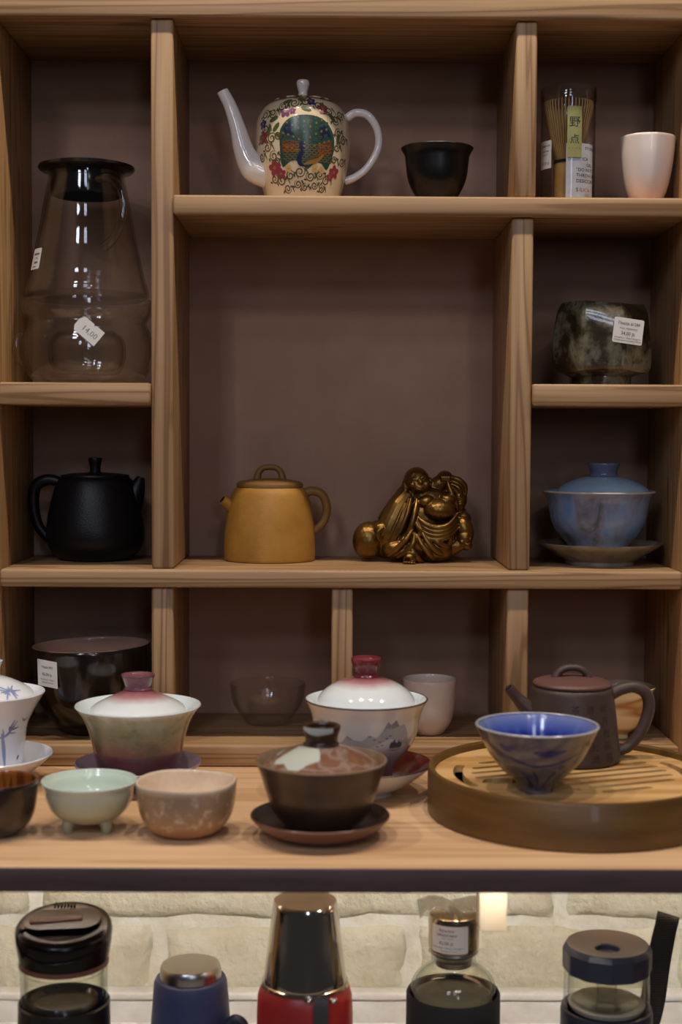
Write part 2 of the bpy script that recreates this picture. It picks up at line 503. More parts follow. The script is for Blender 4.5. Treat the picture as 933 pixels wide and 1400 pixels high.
ub('bottom_board', (XL, 0, TZ+.0002), (XR, D-.0002, ZBT), WX, .003)
ub('side_board', (XL-BT, .001, TZ+.0002), (XL, D-.0002, ZT), WY)
ub('side_board', (XR, .001, TZ+.0002), (XR+BT, D-.0002, ZT), WY)
ub('middle_shelf', (XL, 0, Z4B), (XR, D-.0002, Z4T), WX, .003)
ub('post', (PXL0, SB, Z4T+.0002), (PXL1, D-.0002, ZT-.0004), WZ)
ub('upper_shelf', (PXL1+.0003, 0, Z1B), (XR, D-.0002, Z1T), WX)
ub('post', (PXR0+.002, SB, Z1T+.0004), (PXR1+.0015, D-.0002, ZT-.0004), WZ)
ub('post', (PXR0, SB, Z4T+.0004), (PXR1, D-.0002, Z1B-.0006), WZ)
ub('short_shelf', (XL, .001, Z2B), (PXL0-.0003, D-.0002, Z2T), WX)
ub('short_shelf', (PXR1+.0003, .001, Z3B), (XR, D-.0002, Z3T), WX)
ub('post', (-.0002, SB, ZBT+.0002), (.0202, D-.0002, Z4B-.0004), WZ)
ub('post', (.1676, SB, ZBT+.0002), (.1874, D-.0002, Z4B-.0006), WZ)
ub('post', (.3315, SB, ZBT+.0002), (.3517, D-.0002, Z4B-.0004), WZ)
# ================================================================ objects on the shelves
E1 = .0003
# ---- glass jug on a glass warmer (upper left)
JX, JY = -.0700, .0720
wz = Z2T+E1
warm = thing('glass_warmer', 'low round clear glass vessel with two ear handles under the tall glass jug', 'teapot', (JX, JY, wz))
outer = [(44, 0), (50, 1.5), (57, 9), (61.5, 20), (63, 32), (62, 44), (58.5, 55), (57, 60), (59.5, 64), (62.5, 70), (62.8, 80)]
p, k = vessel(outer, 2.2, 3)
finish('bowl', lathe(p), GLASS, warm)
finish('inner_cup', lathe(vessel([(26, 10), (31, 12), (36, 22), (37, 36), (34, 45), (28, 50)], 2.4, 13)[0], 48), GLASS, warm)
for s in (-1, 1):
    if s == -1: pts = [(-59, -8, 48), (-64.5, -12, 45), (-66.2, -13, 35), (-65, -12, 24), (-59, -8, 19)]
    else: pts = [(59, -8, 48), (64.2, -12, 45), (66, -13, 35), (64.8, -12, 24), (59, -8, 19)]
    finish('ear_handle', tube(pts, 3.2, 12), GLASS, warm)
tg = Decal(Plane3((13, -66.5, 47), (math.cos(.7), .10, -math.sin(.7)), (math.sin(.7), 0, math.cos(.7))))
tg.poly([(-14, -4), (-11.5, -8), (12, -8), (12, 8), (2.2, 8), (1, 6.4), (-.3, 8), (-11, 8), (-14, 3)])
tg.text('14,00', 1, -3, 7.5, 1)
tagm = tg.done('price_tag', [PAPER, PEN], warm); tagm['label'] = 'white paper price tag with pen figures 14,00'
finish('string', tube([(5, -64, 55), (3, -66.2, 54.5), (2.2, -66.4, 53.5)], .4, 6), PAPER, tagm)

jz = wz+.0802
jug = thing('glass_jug', 'tall clear glass tea jug with a black lid standing on the glass warmer', 'jug', (JX, JY, jz))
jo = [(56, 1), (61, 5), (60.5, 12), (57, 24), (52.5, 46), (47.5, 69), (43.5, 92), (40.5, 108), (38.5, 118), (38.5, 122)]
jo = [(a-2.2, z+.1) for a, z in jo]
p, k = vessel(jo, 2., 4)
finish('body', lathe(p), GLASS, jug)
finish('handle', tube([(17, -37, 111), (27, -44, 111), (37, -50, 104), (43, -54, 90), (42, -57, 70), (34, -53, 54), (24, -46.5, 46)], [4, 4.2, 4.2, 4, 4, 3.8, 4.5], 14), thin_glass('handle_glass', (244, 244, 240), (120, 108, 96), base=.05), jug)
lid = finish('lid', lathe([(0, 122), (32, 122), (34.6, 110), (33.8, 101), (31.5, 100), (31.5, 119.5), (36, 122.9), (44, 124), (46.2, 126.2), (45.6, 128.6), (42, 129.8), (30, 130.4), (0, 130.6)][::-1]), M('smoky_black_plastic', (20, 17, 16), .14), jug)
st = Decal(Wall(jo, 50, turn=-.98)); st.patch(-9, 27, 9, 47, 1.5)
st2 = Decal(Wall(jo, 50, eps=.3, turn=-.98))
for z, a, b in ((42, -5, 6), (41, -5, 6), (37.5, 0, 4), (34, -2, 5), (33, -2, 5), (29.5, -4, 3)): st2.stroke([(a, z), ((a+b)/2, z), (b, z)], .8, 0, 1, False)
sm_ = st.done('price_sticker', PAPER, jug); st2.done('print', INK2, sm_)

# ---- black teapot
bp = thing('black_teapot', 'matt black clay teapot with tall knob facing right, beside the left post', 'teapot', (-.0680, .1030, Z4T+E1))
bo = [(30, 0), (36, 2), (43, 8), (47.5, 17), (48.6, 28), (46, 46), (41.5, 66), (37, 78), (33.5, 82)]
BLK = M('matt_black_clay', (15, 14, 17), .4, bump=.35, bscale=700, spec=.3)
finish('body', lathe(vessel(bo, 3, 4)[0]), BLK, bp)
ld = finish('lid', lathe([(0, 81), (32.5, 81), (33.8, 82.5), (33.2, 84), (24, 85.6), (8, 86.5), (5.4, 87), (5.2, 91), (6, 96), (6.9, 100), (6.6, 101), (0, 101.4)]), BLK, bp)
finish('handle', tube([(-35, 0, 77), (-48, 0, 79), (-59.5, 0, 72), (-61.5, 0, 55), (-58, 0, 36), (-50, 0, 24), (-42, 0, 17)], [5, 5.6, 6, 5.8, 5.4, 5, 5], 16), BLK, bp)
finish('spout', tube([(30, 0, 46), (37.5, 0, 62), (42.5, 0, 74), (45.5, 0, 82)], [15, 11.5, 7.4, 3.8], 18), BLK, bp)

# ---- painted porcelain teapot (top middle)
pt = thing('painted_teapot', 'white porcelain teapot painted with a peacock and scrolling flowers on the top shelf', 'teapot', (.1378, .072, Z1T+E1)); pt.scale = (1.01, 1.01, .975)
po = [(31, 0), (34, 3), (36.9, 12), (40.2, 24), (43.1, 38.9), (44.9, 53.7), (45.5, 68.5), (43.9, 83.2), (39.7, 92.1), (35, 97.5), (28, 101)]
PORC = M('white_porcelain', (232, 224, 216), .12, coat=.5)
PCREAM = M('cream_porcelain', (222, 200, 166), .14, coat=.5)
pbod = finish('body', lathe(vessel(po, 3, 4)[0]), PCREAM, pt)
ld = finish('lid', lathe([(0, 99), (27, 99), (28.6, 101), (28, 103), (18, 105.2), (6, 106.4), (0, 106.6)]), M('painted_lid', (206, 184, 150), .16, col2=(96, 70, 50), nscale=150, lo=.46, hi=.54, coat=.4), pt)
finish('knob', lathe([(0, 106), (6, 106.2), (4.6, 108), (4.2, 112), (5.3, 116), (6.4, 120), (6, 123), (4, 125.6), (0, 126.6)], 40), PORC, ld)
finish('gilt_tip', lathe([(5.6, 123.6), (4.2, 126), (0, 127)], 32), M('red_gilding', (130, 62, 36), .35, .3), ld)
finish('rim_line', lathe([(30.6, 99.9), (29.2, 101.1), (28.6, 101.3)], 64), M('dark_red_line', (92, 30, 28), .3), ld)
finish('spout', tube([(-32, -10, 30), (-46, -12, 36), (-55, -12, 52), (-61, -12, 74), (-68, -12, 95), (-75.5, -12, 110)], [14, 13.5, 10, 7.6, 6.2, 5.6], 20, flat=.8), PORC, pt)
finish('handle', tube([(40, 0, 86), (50, 0, 92.5), (62, 0, 90), (71, 0, 76), (71.5, 0, 58), (62, 0, 40), (50, 0, 30), (40, 0, 26)], [4, 4.2, 4, 3.7, 3.6, 3.6, 3.8, 4.2], 14, flat=.85), PORC, pt)
# painting: x along the arc, z up
OL, GR, PK, BL, GD, NV, TE, RB, YL, VI = range(10)
pm = [M('olive_paint', (92, 80, 44), .25), M('green_paint', (74, 92, 58), .25), M('pink_paint', (150, 58, 74), .25), M('blue_paint', (50, 52, 98), .25), M('gold_paint', (150, 108, 48), .3),
      M('navy_paint', (34, 42, 74), .25), M('teal_paint', (44, 74, 66), .25), M('russet_paint', (122, 66, 38), .25), M('yellow_paint', (206, 166, 92), .25), M('violet_paint', (122, 62, 104), .25)]
wl = Wall(po, 45.); dc = Decal(wl)
med = [(-22, 36), (-22, 62), (-20, 70), (-14, 77), (-6, 80), (4, 80.5), (14, 78), (21, 72), (26, 62), (27, 50), (25, 40), (21, 30), (16, 35), (10, 36), (4, 31), (1, 30), (-4, 36), (-10, 38), (-16, 35), (-20, 32)]
med = [(x*1.1+3, z) for x, z in med]
dc.fan(cr(med+[med[0]], 3)[:-1], TE, 9)
w2 = Decal(Wall(po, 45., eps=.3))
def ring(pts, mi): w2.fan(pts, mi, 4)
ring([(-18.5, 60), (-18, 68), (-12, 75), (-8, 70), (-6, 58)], NV); ring([(29, 60), (25, 69), (18, 74), (16, 66), (18, 57)], NV)
for i in range(5):
    w2.stroke([(-18.8, 46+i*2.2), (-12, 47+i*2.2), (-3, 45.5+i*2.2)], 1.7, RB, 4, False); w2.stroke([(29.5, 47+i*2.4), (22, 45+i*2.4), (16, 42+i*2.2)], 1.8, RB, 4, False)
rnd = random.Random(3)
for rr in range(6):
    R = 11+rr*5.2; n = 6+rr*2
    for i in range(n):
        a = math.radians(18+144*i/(n-1)); x, z = 5+R*math.cos(a)*.92, 44+R*math.sin(a)*.95
        if z > 78.5 or abs(x-4) > 22: continue
        w2.ell(x, z, 1.9, 1.4, a, GR if (i+rr) % 2 else OL, 8, 1)
w3 = Decal(Wall(po, 45., eps=.42))
for rr in range(6):
    R = 11+rr*5.2; n = 6+rr*2
    for i in range(n):
        a = math.radians(18+144*i/(n-1)); x, z = 5+R*math.cos(a)*.92, 44+R*math.sin(a)*.95
        if z > 78.5 or abs(x-4) > 22: continue
        w3.ell(x, z, .95, .7, a, GD if i % 2 else BL, 6, 1)
for j in range(9):                                   # scale pattern on the lower fan
    for i in range(10):
        x = -16+i*4.6+(2.3 if j % 2 else 0); z = 36+j*2.1
        if z < 35+abs(x-4)*.12: continue
        w2.stroke([(x-2, z), (x, z-1.2), (x+2, z)], .5, GD, 3, False)
w3.stroke([(0, 50), (0, 45), (-2.5, 40), (-1.5, 34.5), (2, 32.5)], 4.5, NV, 5); w3.ell(.8, 52, 3, 3.4, 0, NV)
w3.ell(2.4, 51, 1.2, 1, 0, GD); w3.stroke([(2, 34), (8, 36), (15, 38), (22, 44)], 4, GD, 5); w3.stroke([(3, 37), (10, 40), (17, 45)], 2.4, OL, 5)
for x, z, r, d, s in ((-30, 60, 4.5, 1, 0), (-36, 52, 4, -1, 2), (-23, 62, 3.6, -1, 1), (-29, 43, 4.2, 1, 1), (-25, 38, 2.6, -1, 3), (-38, 70, 4, 1, 2), (-30, 84, 4, -1, 0), (-20, 90, 4, 1, 1), (-8, 93, 4.5, -1, 2), (4, 94, 4, 1, 0),
                      (17, 91, 4, -1, 1), (27, 86, 4.2, 1, 2), (34, 78, 4, -1, 0), (37, 66, 3.6, 1, 1), (36, 52, 3.4, -1, 2), (34, 40, 3, 1, 0), (-12, 24, 4, 1, 0), (-2, 27, 4.4, -1, 1), (9, 23, 4, 1, 2), (19, 25, 3.6, -1, 0),
                      (-22, 20, 4.4, 1, 1), (-31, 22, 4, -1, 2), (27, 20, 4, 1, 0), (-4, 16, 3.4, 1, 2), (14, 15, 3.2, -1, 1), (-16, 12, 3.6, -1, 0), (3, 13, 3, 1, 1), (23, 12, 3, -1, 2), (-44, 60, 4, 1, 0), (-46, 44, 4, -1, 1), (45, 60, 4, 1, 0), (46, 40, 4, -1, 1), (-40, 84, 4, 1, 0), (42, 84, 4, -1, 0)):
    w2.spiral(x, z, r*1.25, 1.7, s, d, 1.25, OL); w2.stroke([(x+r, z+r*.8), (x+r*1.7, z+r*.2), (x+r*2.1, z-r*.9)], 1.1, OL, 4)
    w2.ell(x+r*1.4, z+r*.55, 2.2, 1., s, GR, 8, 1); w2.ell(x-r*1.3, z-r*.7, 1.8, .9, s+1, OL, 8, 1)
def flower(x, z, r, mi):
    for i in range(5):
        a = 1.2566*i+.4; w2.ell(x+r*.6*math.cos(a), z+r*.6*math.sin(a), r*.55, r*.42, a, mi, 10, 2)
    w3.ell(x, z, r*.28, r*.28, 0, GD, 8, 1)
for a in ((-29, 32, 7, PK), (-22, 26, 5, PK), (-41, 62, 6, PK), (21, 88, 5.5, PK), (-16, 84, 5, VI), (10, 95, 4.5, BL), (36, 29, 6, PK), (31, 24, 4, PK), (-42, 75, 4.5, BL), (-9, 84.5, 3, VI)): flower(*a)
for x, z, a in ((-28, 78, .4), (4, 86.5, -.3), (-33, 68, 1.2), (30, 80, -.8), (37, 60, 1.5), (-16, 95, .2), (0, 97, -.2), (-25, 70, .9)): w2.ell(x, z, 5.2, 2.2, a, GR, 12, 2)
for x, z in ((-14, 30), (13, 30), (20, 29)):
    w3.stroke([(x, z+4), (x-2, z+1), (x+1, z-2), (x+4, z)], 2, YL, 4); w3.ell(x+1, z+2, 2.2, 1.6, .5, YL, 10, 1)
d1 = dc.done('painted_medallion', pm, pbod); d1['label'] = 'dark peacock medallion on the pot front'
w2.done('painted_scroll', pm, pbod)['kind'] = 'stuff'; w3.done('painted_highlights', pm, pbod)['kind'] = 'stuff'

# ---- black cup beside it
bc = finish('black_cup', lathe_split(*vessel([(14, 0), (16.5, 4), (21.4, 10.4), (26.2, 19.8), (28.7, 28.7), (30, 40.4), (31, 47), (34.5, 53.2)], 2.2, 5, foot=(12, 1.5)), seg=72), [M('black_glaze', (14, 13, 13), .34, coat=.1, spec=.35), M('black_glaze_inside', (20, 18, 17), .25)], None, (.2660, .055, Z1T+E1))
tag(bc, 'glossy black flared tea cup beside the painted teapot', 'cup')

# ---- bamboo whisk in a clear tube
wt = thing('whisk_tube', 'clear plastic cylinder with paper slips enclosing a bamboo tea whisk', 'container', (.3905, .055, Z1T+E1)); wt.scale = (1, 1, .965)
PLAST = thin_glass('clear_plastic', (252, 252, 252), (232, 232, 236), base=.035)
finish('tube', lathe([(0, 0), (25.5, 0), (25.8, .6), (25.8, 109), (25.4, 109), (25.4, .9), (0, .9)], 64), PLAST, wt)
finish('lid', lathe([(26.0, 101), (26.6, 101), (26.6, 113.4), (26, 114.2), (0, 114.4), (0, 113.6), (25.6, 113.4), (26.0, 112.8), (26.0, 101)], 64), PLAST, wt)
cw = Wall([(24.9, 0), (24.9, 120)], 24.9, 0, .0)
s1 = Decal(cw); s1.patch(-5.6, 1.5, 25, 57, .8); sl = s1.done('desiccant_sachet', M('sachet_paper', (222, 222, 226), .55, col2=(206, 208, 214), nscale=90), wt); sl['label'] = 'white printed sachet'
s2 = Decal(Wall([(25.05, 0), (25.05, 120)], 25., 0, .0))
for z, x, sz, tx, mi in ((51, 13, 4.2, 'STORE', 0), (40.5, 10, 4.4, 'ICA', 0), (35, 15, 4.4, 'GEL', 0), (30, 4, 4.6, '"DO NOT EAT', 0), (24.6, 4, 4.6, 'THROW AWAY', 0), (19.2, 4, 4.6, 'DESICCANT"', 0), (10.5, 4, 5.2, 'S', 0), (10.5, 7.6, 5.2, 'ILICA', 1), (6, 13, 4.4, 'GEL', 1), (2.4, 4, 3.4, 'DO NOT EAT', 0)):
    s2.text(tx, x, z, sz, mi, 'LEFT')
s2.done('print', [INK, REDINK], sl)
gw = Wall([(26.05, 0), (26.05, 130)], 26., 0, .0)
s3 = Decal(gw); s3.patch(-5.0, 43, 9, 92, .6); g = s3.done('paper_band', M('green_paper', (150, 148, 92), .6, col2=(134, 132, 78), nscale=60), wt); g['label'] = 'narrow green paper slip with two brushed characters'
s4 = Decal(Wall([(26.2, 0), (26.2, 130)], 26., 0, .0)); s4.text('野', 2, 73, 11); s4.text('点', 2, 57, 9.5); s4.text('・・・・', 2, 50.5, 3.2); s4.done('print', INK, g)
s5 = Decal(Wall([(26.1, 0), (26.1, 130)], 26., 0, .0, turn=-1.12)); s5.patch(-9, 34, 8.6, 61, 1); q = s5.done('price_sticker', PAPER, wt); q['label'] = 'white price sticker round the side'
s6 = Decal(Wall([(26.25, 0), (26.25, 130)], 26., 0, .0, turn=-1.12))
for z, tx, sz in ((55, 'Венчик', 3.6), (50, 'часен', 3.2), (46.5, '100 шт.', 2.6), (38, '45,00 р.', 3.6)): s6.text(tx, 1, z, sz)
s6.done('print', INK2, q)
wk = thing('bamboo_whisk', 'bamboo tea whisk with fine splayed tines inside the clear plastic cylinder', 'whisk', (.3905, .055, Z1T+E1+.0012)); wk.scale = (1, 1, .965)
BAM = M('bamboo', (206, 166, 96), .5, col2=(184, 140, 76), nscale=60, nst=(3, 3, .15))
finish('grip', lathe([(0, 0), (11.5, 0), (12.5, 1), (12.7, 24), (13.2, 38), (12, 40.5), (0, 40.5)], 40), BAM, wk)
finish('binding', tube([(13*math.cos(i*.6), 13*math.sin(i*.6), 40.5+i*.055) for i in range(42)], .55, 5, n=2), RUBBER, wk)
bm = bmesh.new()
for i in range(44):
    a = 2*PI*i/44
    P = [(9.5, 40), (12.5, 50), (17.5, 70), (21.8, 88), (23.2, 96), (22.4, 99.5), (20.6, 99.2)]
    tube([(r*math.cos(a), r*math.sin(a), z) for r, z in P], [.9, .9, .8, .7, .6, .55, .45], 5, bm, n=2)
o = finish('outer_tines', bm, BAM, wk); o['kind'] = 'stuff'
bm = bmesh.new()
for i in range(28):
    a = 2*PI*i/28
    tube([(r*math.cos(a), r*math.sin(a), z) for r, z in ((7, 40), (6.5, 60), (5, 78), (2.5, 88))], [.7, .7, .6, .4], 4, bm, n=2)
o = finish('inner_tines', bm, BAM, wk); o['kind'] = 'stuff'

# ---- pearl cup
pc = finish('pearl_cup', lathe_split(*vessel([(11.5, 0), (14, 4), (17.6, 10.5), (20.6, 20), (23.2, 33), (25.0, 45.8), (25.8, 56), (26.3, 63.4)], 1.6, 4, foot=(10, 1.2)), seg=72), [M('pearl_glaze', (236, 214, 200), .38, .15, coat=.35, zramp=[(0, (238, 196, 168)), (30, (228, 214, 208)), (66, (240, 224, 212))]), M('pearl_inside', (226, 212, 206), .4)], None, (.4650, .050, Z1T+E1))
tag(pc, 'pearly pale pink cup on the top shelf at the right', 'cup')

# ---- faceted dark tea bowl with label
rk = thing('faceted_bowl', 'dark mottled faceted tea bowl with a white price label', 'bowl', (.4270, .066, Z3T+E1))
def facet(x, y, z, a):
    r = math.hypot(x, y)
    if r < 3: return x, y, z
    n = 7; seg = 2*PI/n; aa = (a+.35) % seg - seg/2
    if z > 10: r *= .90/math.cos(aa)*(1+.012*math.sin(3*a+z*.11))
    zz = z+(1.6*math.sin(2*a+.5) if z > 60 else (1.3*math.sin(3*a) if z > 12 else 0))
    return r*math.cos(a), r*math.sin(a), zz
ro = [(29, 0), (29.3, 7.5), (31, 9.5), (45.5, 14), (48, 22), (48.5, 36.6), (47, 57), (44.5, 70), (41.5, 76.5)]
rp, k = vessel(ro, 4.5, 12, n=2, foot=(25, 2))
t = NT('tenmoku_glaze')
n1 = t.noise(t.mapped((1, 1, .8)), 30, 5, .62, .15)
t.ln(t.ramp(n1, [(.30, (16, 13, 10)), (.46, (52, 44, 30)), (.58, (112, 108, 88)), (.66, (46, 36, 24)), (.8, (120, 118, 100))]), t.b.inputs['Base Color'])
t.b.inputs['Roughness'].default_value = .16; t.b.inputs['Coat Weight'].default_value = .6
t.bump(t.noise(t.mapped(), 70, 3), .4, .001)
finish('bowl', lathe(rp, 84, shape=facet), t.m, rk, angle=13)
def flatlabel(parent, o, ri, u, w, h, lines, r=1.5, name='price_label', tint=PAPER):
    d = Decal(Plane3(o, ri, u)); d.poly(rrect(-w/2, -h/2, w/2, h/2, r))
    n = Vector(ri).normalized().cross(Vector(u).normalized())
    lab = finish(name, d.bm, tint, parent, smooth=False)
    # give the paper a real thickness
    me = lab.data; b = bmesh.new(); b.from_mesh(me)
    e = bmesh.ops.extrude_face_region(b, geom=b.faces[:])
    bmesh.ops.translate(b, verts=[v for v in e['geom'] if isinstance(v, bmesh.types.BMVert)], vec=-n*.0002 if n.y < 0 else n*.0002)
    bmesh.ops.recalc_face_normals(b, faces=b.faces[:]); b.to_mesh(me); b.free()
    on = Vector(o)+(n if n.y < 0 else -n)*.35
    p = Decal(Plane3(on, ri, u))
    for tx, x, z, sz, mi in lines: p.text(tx, x, z, sz, mi)
    p.done('print', [INK, INK2], lab)
    return lab
flatlabel(rk, (16.5, -46.4, 50), (1, .30, -.11), (.11, .03, 1), 31, 23.5, [('Пиала #1284', 0, 5.5, 3.9, 0), ('Код: керамика', 0, 1.4, 2.6, 1), ('34,00 р.', 0, -4, 4.6, 0), ('Импортер: г. Минск, Беларусь', 0, -7.4, 1.9, 0), ('Страна происхождения: Китай', 0, -9.8, 1.9, 0)])

# ---- gold clay teapot
gp = thing('ochre_teapot', 'ochre yellow clay teapot with bridge knob and short straight spout facing left', 'teapot', (.1055, .1060, Z4T+E1))
GCLAY = M('ochre_clay', (180, 131, 58), .5, col2=(162, 113, 44), nscale=26, bump=.4, bscale=800, bst=(1, 1, 2), spec=.35)
GCLAY_SHADED = M('shaded_ochre_clay', (132, 95, 46), .5, bump=.35, bscale=800, spec=.35)  # ochre clay darkened, paints shade onto lid, knob and handle
g_ = .985
go = [(44.6, 0), (45.9, 1.5), (46.2, 12), (45.7, 28), (42.9, 50), (38.9, 66), (35.8, 71.5), (33.8, 73.4), (30, 74)]
go = [(r*g_, z*g_) for r, z in go]
finish('body', lathe(vessel(go, 3, 3)[0]), GCLAY, gp)
ld = finish('lid', lathe([(r*g_, z*g_) for r, z in [(0, 73), (32, 73), (33.6, 74), (33.8, 77), (32.8, 78.5), (29, 80), (16, 82.4), (0, 83)]]), GCLAY_SHADED, gp)
finish('knob', tube([(-13, 0, 76), (-11.5, 0, 86), (-7, 0, 91.5), (0, 0, 92.6), (7, 0, 91.5), (11.5, 0, 86), (13, 0, 76)], [4.6, 3.4, 3.0, 3.0, 3.0, 3.4, 4.6], 14, flat=1.35), GCLAY_SHADED, ld)
bm = tube([(-30, -6, 49), (-38, -9, 54), (-46.5, -12.5, 60.5)], [8, 6.4, 5.4], 20, n=4)
finish('spout', bm, GCLAY, gp)
dv = Vector((-8.5, -3.5, 6.5)).normalized(); ep = Vector((-46.5, -12.5, 60.5))
finish('spout_hole_shade', tube([ep+dv*.05, ep+dv*.25], 3.4, 16, n=1), M('ochre_spout_shade', (40, 28, 14), .8), gp)  # dark disc on the closed tip, painted shade of the opening
finish('handle', tube([(31, 0, 65), (42, 0, 69), (52.5, 0, 65), (57, 0, 52), (53.5, 0, 38), (42.5, 0, 28)], [5, 4.6, 4.4, 4.2, 4, 4.2], 16, flat=1.2), GCLAY_SHADED, gp)
# ================================================================ laughing monk figurine (one cast piece)
fig = thing('monk_figurine', 'bronze figurine of a laughing monk with bare belly leaning on a round sack', 'figurine', (.2490, .1010, Z4T+E1))
BRZ = NT('bronze')
nb = BRZ.noise(BRZ.mapped(), 60, 3)
BRZ.ln(BRZ.ramp(nb, [(.3, (98, 72, 34)), (.7, (140, 104, 50))]), BRZ.b.inputs['Base Color'])
BRZ.b.inputs['Metallic'].default_value = .85; BRZ.b.inputs['Roughness'].default_value = .34
FB = bmesh.new()
fk = .172
def fp(x, y, d): return ((x-450)*fk, d, (665-y)*fk)       # picture grid of the figurine to mm
def blob(x, y, d, a, b, c, rot=0, sub=3):
    b2 = bmesh.new(); bmesh.ops.create_icosphere(b2, subdivisions=sub, radius=1)
    R = Matrix.Rotation(-rot, 3, 'Y'); c0 = Vector(fp(x, y, d))
    for v in b2.verts: v.co = (R @ Vector((v.co.x*a*fk, v.co.y*c, v.co.z*b*fk))+c0)*.001
    me = bpy.data.meshes.new('t'); b2.to_mesh(me); b2.free(); FB.from_mesh(me); bpy.data.meshes.remove(me)
def fold(pts, r, seg=18): tube([fp(*p) for p in pts], r if isinstance(r, (int, float)) else [q for q in r], seg, FB, n=5)
# sack
blob(190, 548, -2, 94, 112, 17); blob(285, 560, 2, 90, 92, 15)
fold([(250, 450, -12), (265, 500, -14), (262, 560, -12), (240, 610, -10)], [2, 2.4, 2.2, 1.4])
# body mass
blob(350, 400, 4, 78, 120, 15, -.5); blob(300, 500, 2, 70, 90, 15, -.3); blob(420, 300, 6, 80, 90, 14, -.4); blob(660, 270, 8, 80, 105, 12, -.2); blob(700, 420, 6, 70, 90, 13); blob(640, 380, 6, 90, 120, 15); blob(240, 500, 2, 100, 66, 14, .5)
blob(520, 420, 4, 150, 170, 22); blob(470, 560, 0, 190, 105, 25); blob(590, 540, 2, 150, 110, 22)
blob(540, 300, 4, 130, 80, 18)
# belly and chest
blob(592, 365, -13, 92, 66, 15); blob(515, 318, -13, 46, 34, 9, .3); blob(640, 305, -10, 50, 32, 9, -.2)
blob(597, 392, -25, 5, 6, 3.2)
# head, bald, leaning, laughing
blob(464, 194, -4, 74, 74, 14); blob(482, 226, -8, 68, 46, 12); blob(482, 236, -15, 26, 14, 5)
blob(440, 222, -15, 22, 19, 5); blob(515, 218, -14, 24, 20, 5); blob(483, 206, -19, 12, 14, 3.4); blob(475, 201, -17.6, 9, 20, 2.6)
fold([(438, 182, -15.5), (452, 174, -17), (466, 182, -16.5)], .8); fold([(488, 182, -16.5), (503, 174, -16), (517, 184, -14)], .8)
fold([(440, 196, -15.6), (453, 191, -16.8), (466, 197, -16.4)], .7); fold([(490, 197, -16.4), (504, 191, -15.8), (516, 198, -14)], .7)
fold([(448, 232, -17.5), (465, 243, -19), (485, 246, -19), (508, 236, -17)], [.7, 1.2, 1.2, .7]); fold([(452, 229, -18), (482, 235, -20), (506, 231, -18)], .8)
fold([(402, 190, -4), (396, 215, -6), (400, 245, -7), (404, 268, -7)], [2, 3, 2.6, 2.6]); fold([(536, 180, -3), (548, 210, -4), (546, 240, -5)], [1.6, 2.4, 2])
# left shoulder, sleeve and arm down to the sack
fold([(420, 285, -2), (370, 350, -5), (330, 430, -7), (300, 500, -8), (285, 575, -6)], [10, 12, 12.5, 12, 8])
fold([(395, 265, 0), (345, 330, 0), (305, 400, 0), (275, 440, 2)], [6, 7, 8, 7])
for k in range(4): fold([(352-k*22, 310+k*38, -9), (372-k*20, 350+k*36, -14), (350-k*16, 400+k*34, -15)], [.8, 2, .9])
fold([(430, 300, -14), (410, 380, -19), (372, 470, -20), (322, 560, -18)], [1.6, 2.6, 2.6, 1.4]); fold([(465, 300, -14), (450, 380, -22), (430, 450, -24), (400, 520, -22)], [1.6, 2.6, 2.6, 1.6])
fold([(400, 330, -15), (375, 410, -19), (330, 510, -19), (295, 590, -16)], [1.2, 2.2, 2.2, 1.2])
blob(258, 482, -15, 40, 42, 4.5, .3)
for k in range(5): fold([(270-k*3, 465+k*4, -18.5), (240-k*3+k*k, 488+k*9, -20), (222+k*10, 505+k*11, -18)], [1.5, 1.6, 1.0], 8)
# robe folds round the belly
for k in range(4):
    o = k*24
    fold([(455-k*10, 380+o*.5, -16), (490, 428+o, -24), (560, 462+o*.95, -27), (635, 450+o*.9, -25), (690+k*4, 395+o, -17)], [1.4, 2.8, 3.2, 2.8, 1.4])
fold([(470, 330, -14), (458, 400, -20), (470, 460, -24), (520, 490, -26)], [1.5, 2.4, 2.6, 1.6])
# lap, knees, skirt folds
blob(360, 590, -8, 100, 66, 17); blob(570, 590, -10, 110, 80, 18); blob(455, 540, -14, 60, 60, 12)
for a in ([(440, 470, -24), (400, 530, -26), (345, 590, -24), (300, 630, -18)], [(450, 490, -25), (440, 550, -28), (400, 600, -27), (350, 635, -22)], [(460, 500, -26), (490, 560, -29), (530, 610, -29), (560, 650, -24)],
          [(490, 490, -26), (530, 555, -29), (580, 600, -28), (620, 620, -22)], [(530, 500, -26), (580, 545, -28), (630, 570, -24), (660, 560, -18)], [(420, 560, -26), (440, 600, -29), (470, 640, -28), (500, 655, -24)], [(640, 470, -20), (655, 520, -20), (640, 590, -18)]):
    fold(a, [1.4, 2.8, 2.8, 1.4])
# foot with toes
fold([(440, 620, -24), (418, 640, -31), (412, 650, -34)], [6, 6.4, 5])
for k in range(5): blob(385+k*15, 655+abs(k-1)*1.2, -37, 9, 11-k*.8, 3)
# raised arm with a sack swung over the shoulder
fold([(560, 250, 2), (600, 215, 0), (628, 178, -1)], [9, 8.5, 7]); blob(628, 178, -2, 46, 38, 8)
for k in range(4): fold([(604+k*14, 158, -6), (608+k*14, 178, -10), (612+k*12, 198, -9)], 1.6, 8)
blob(690, 235, 2, 72, 62, 11, -.5); blob(715, 300, 2, 46, 70, 10, .1); blob(705, 350, 0, 42, 36, 9)
fold([(650, 180, -4), (700, 190, -7), (742, 225, -6), (750, 280, -4)], [2, 2.6, 2.6, 1.6]); fold([(640, 200, -8), (660, 260, -10), (690, 330, -10), (700, 370, -8)], [1.6, 2.6, 2.6, 1.6])
fold([(660, 215, -8), (705, 240, -10), (725, 290, -9)], [1.2, 2, 1.2]); fold([(690, 340, -8), (720, 330, -8), (742, 340, -5)], [1.4, 2, 1.4])
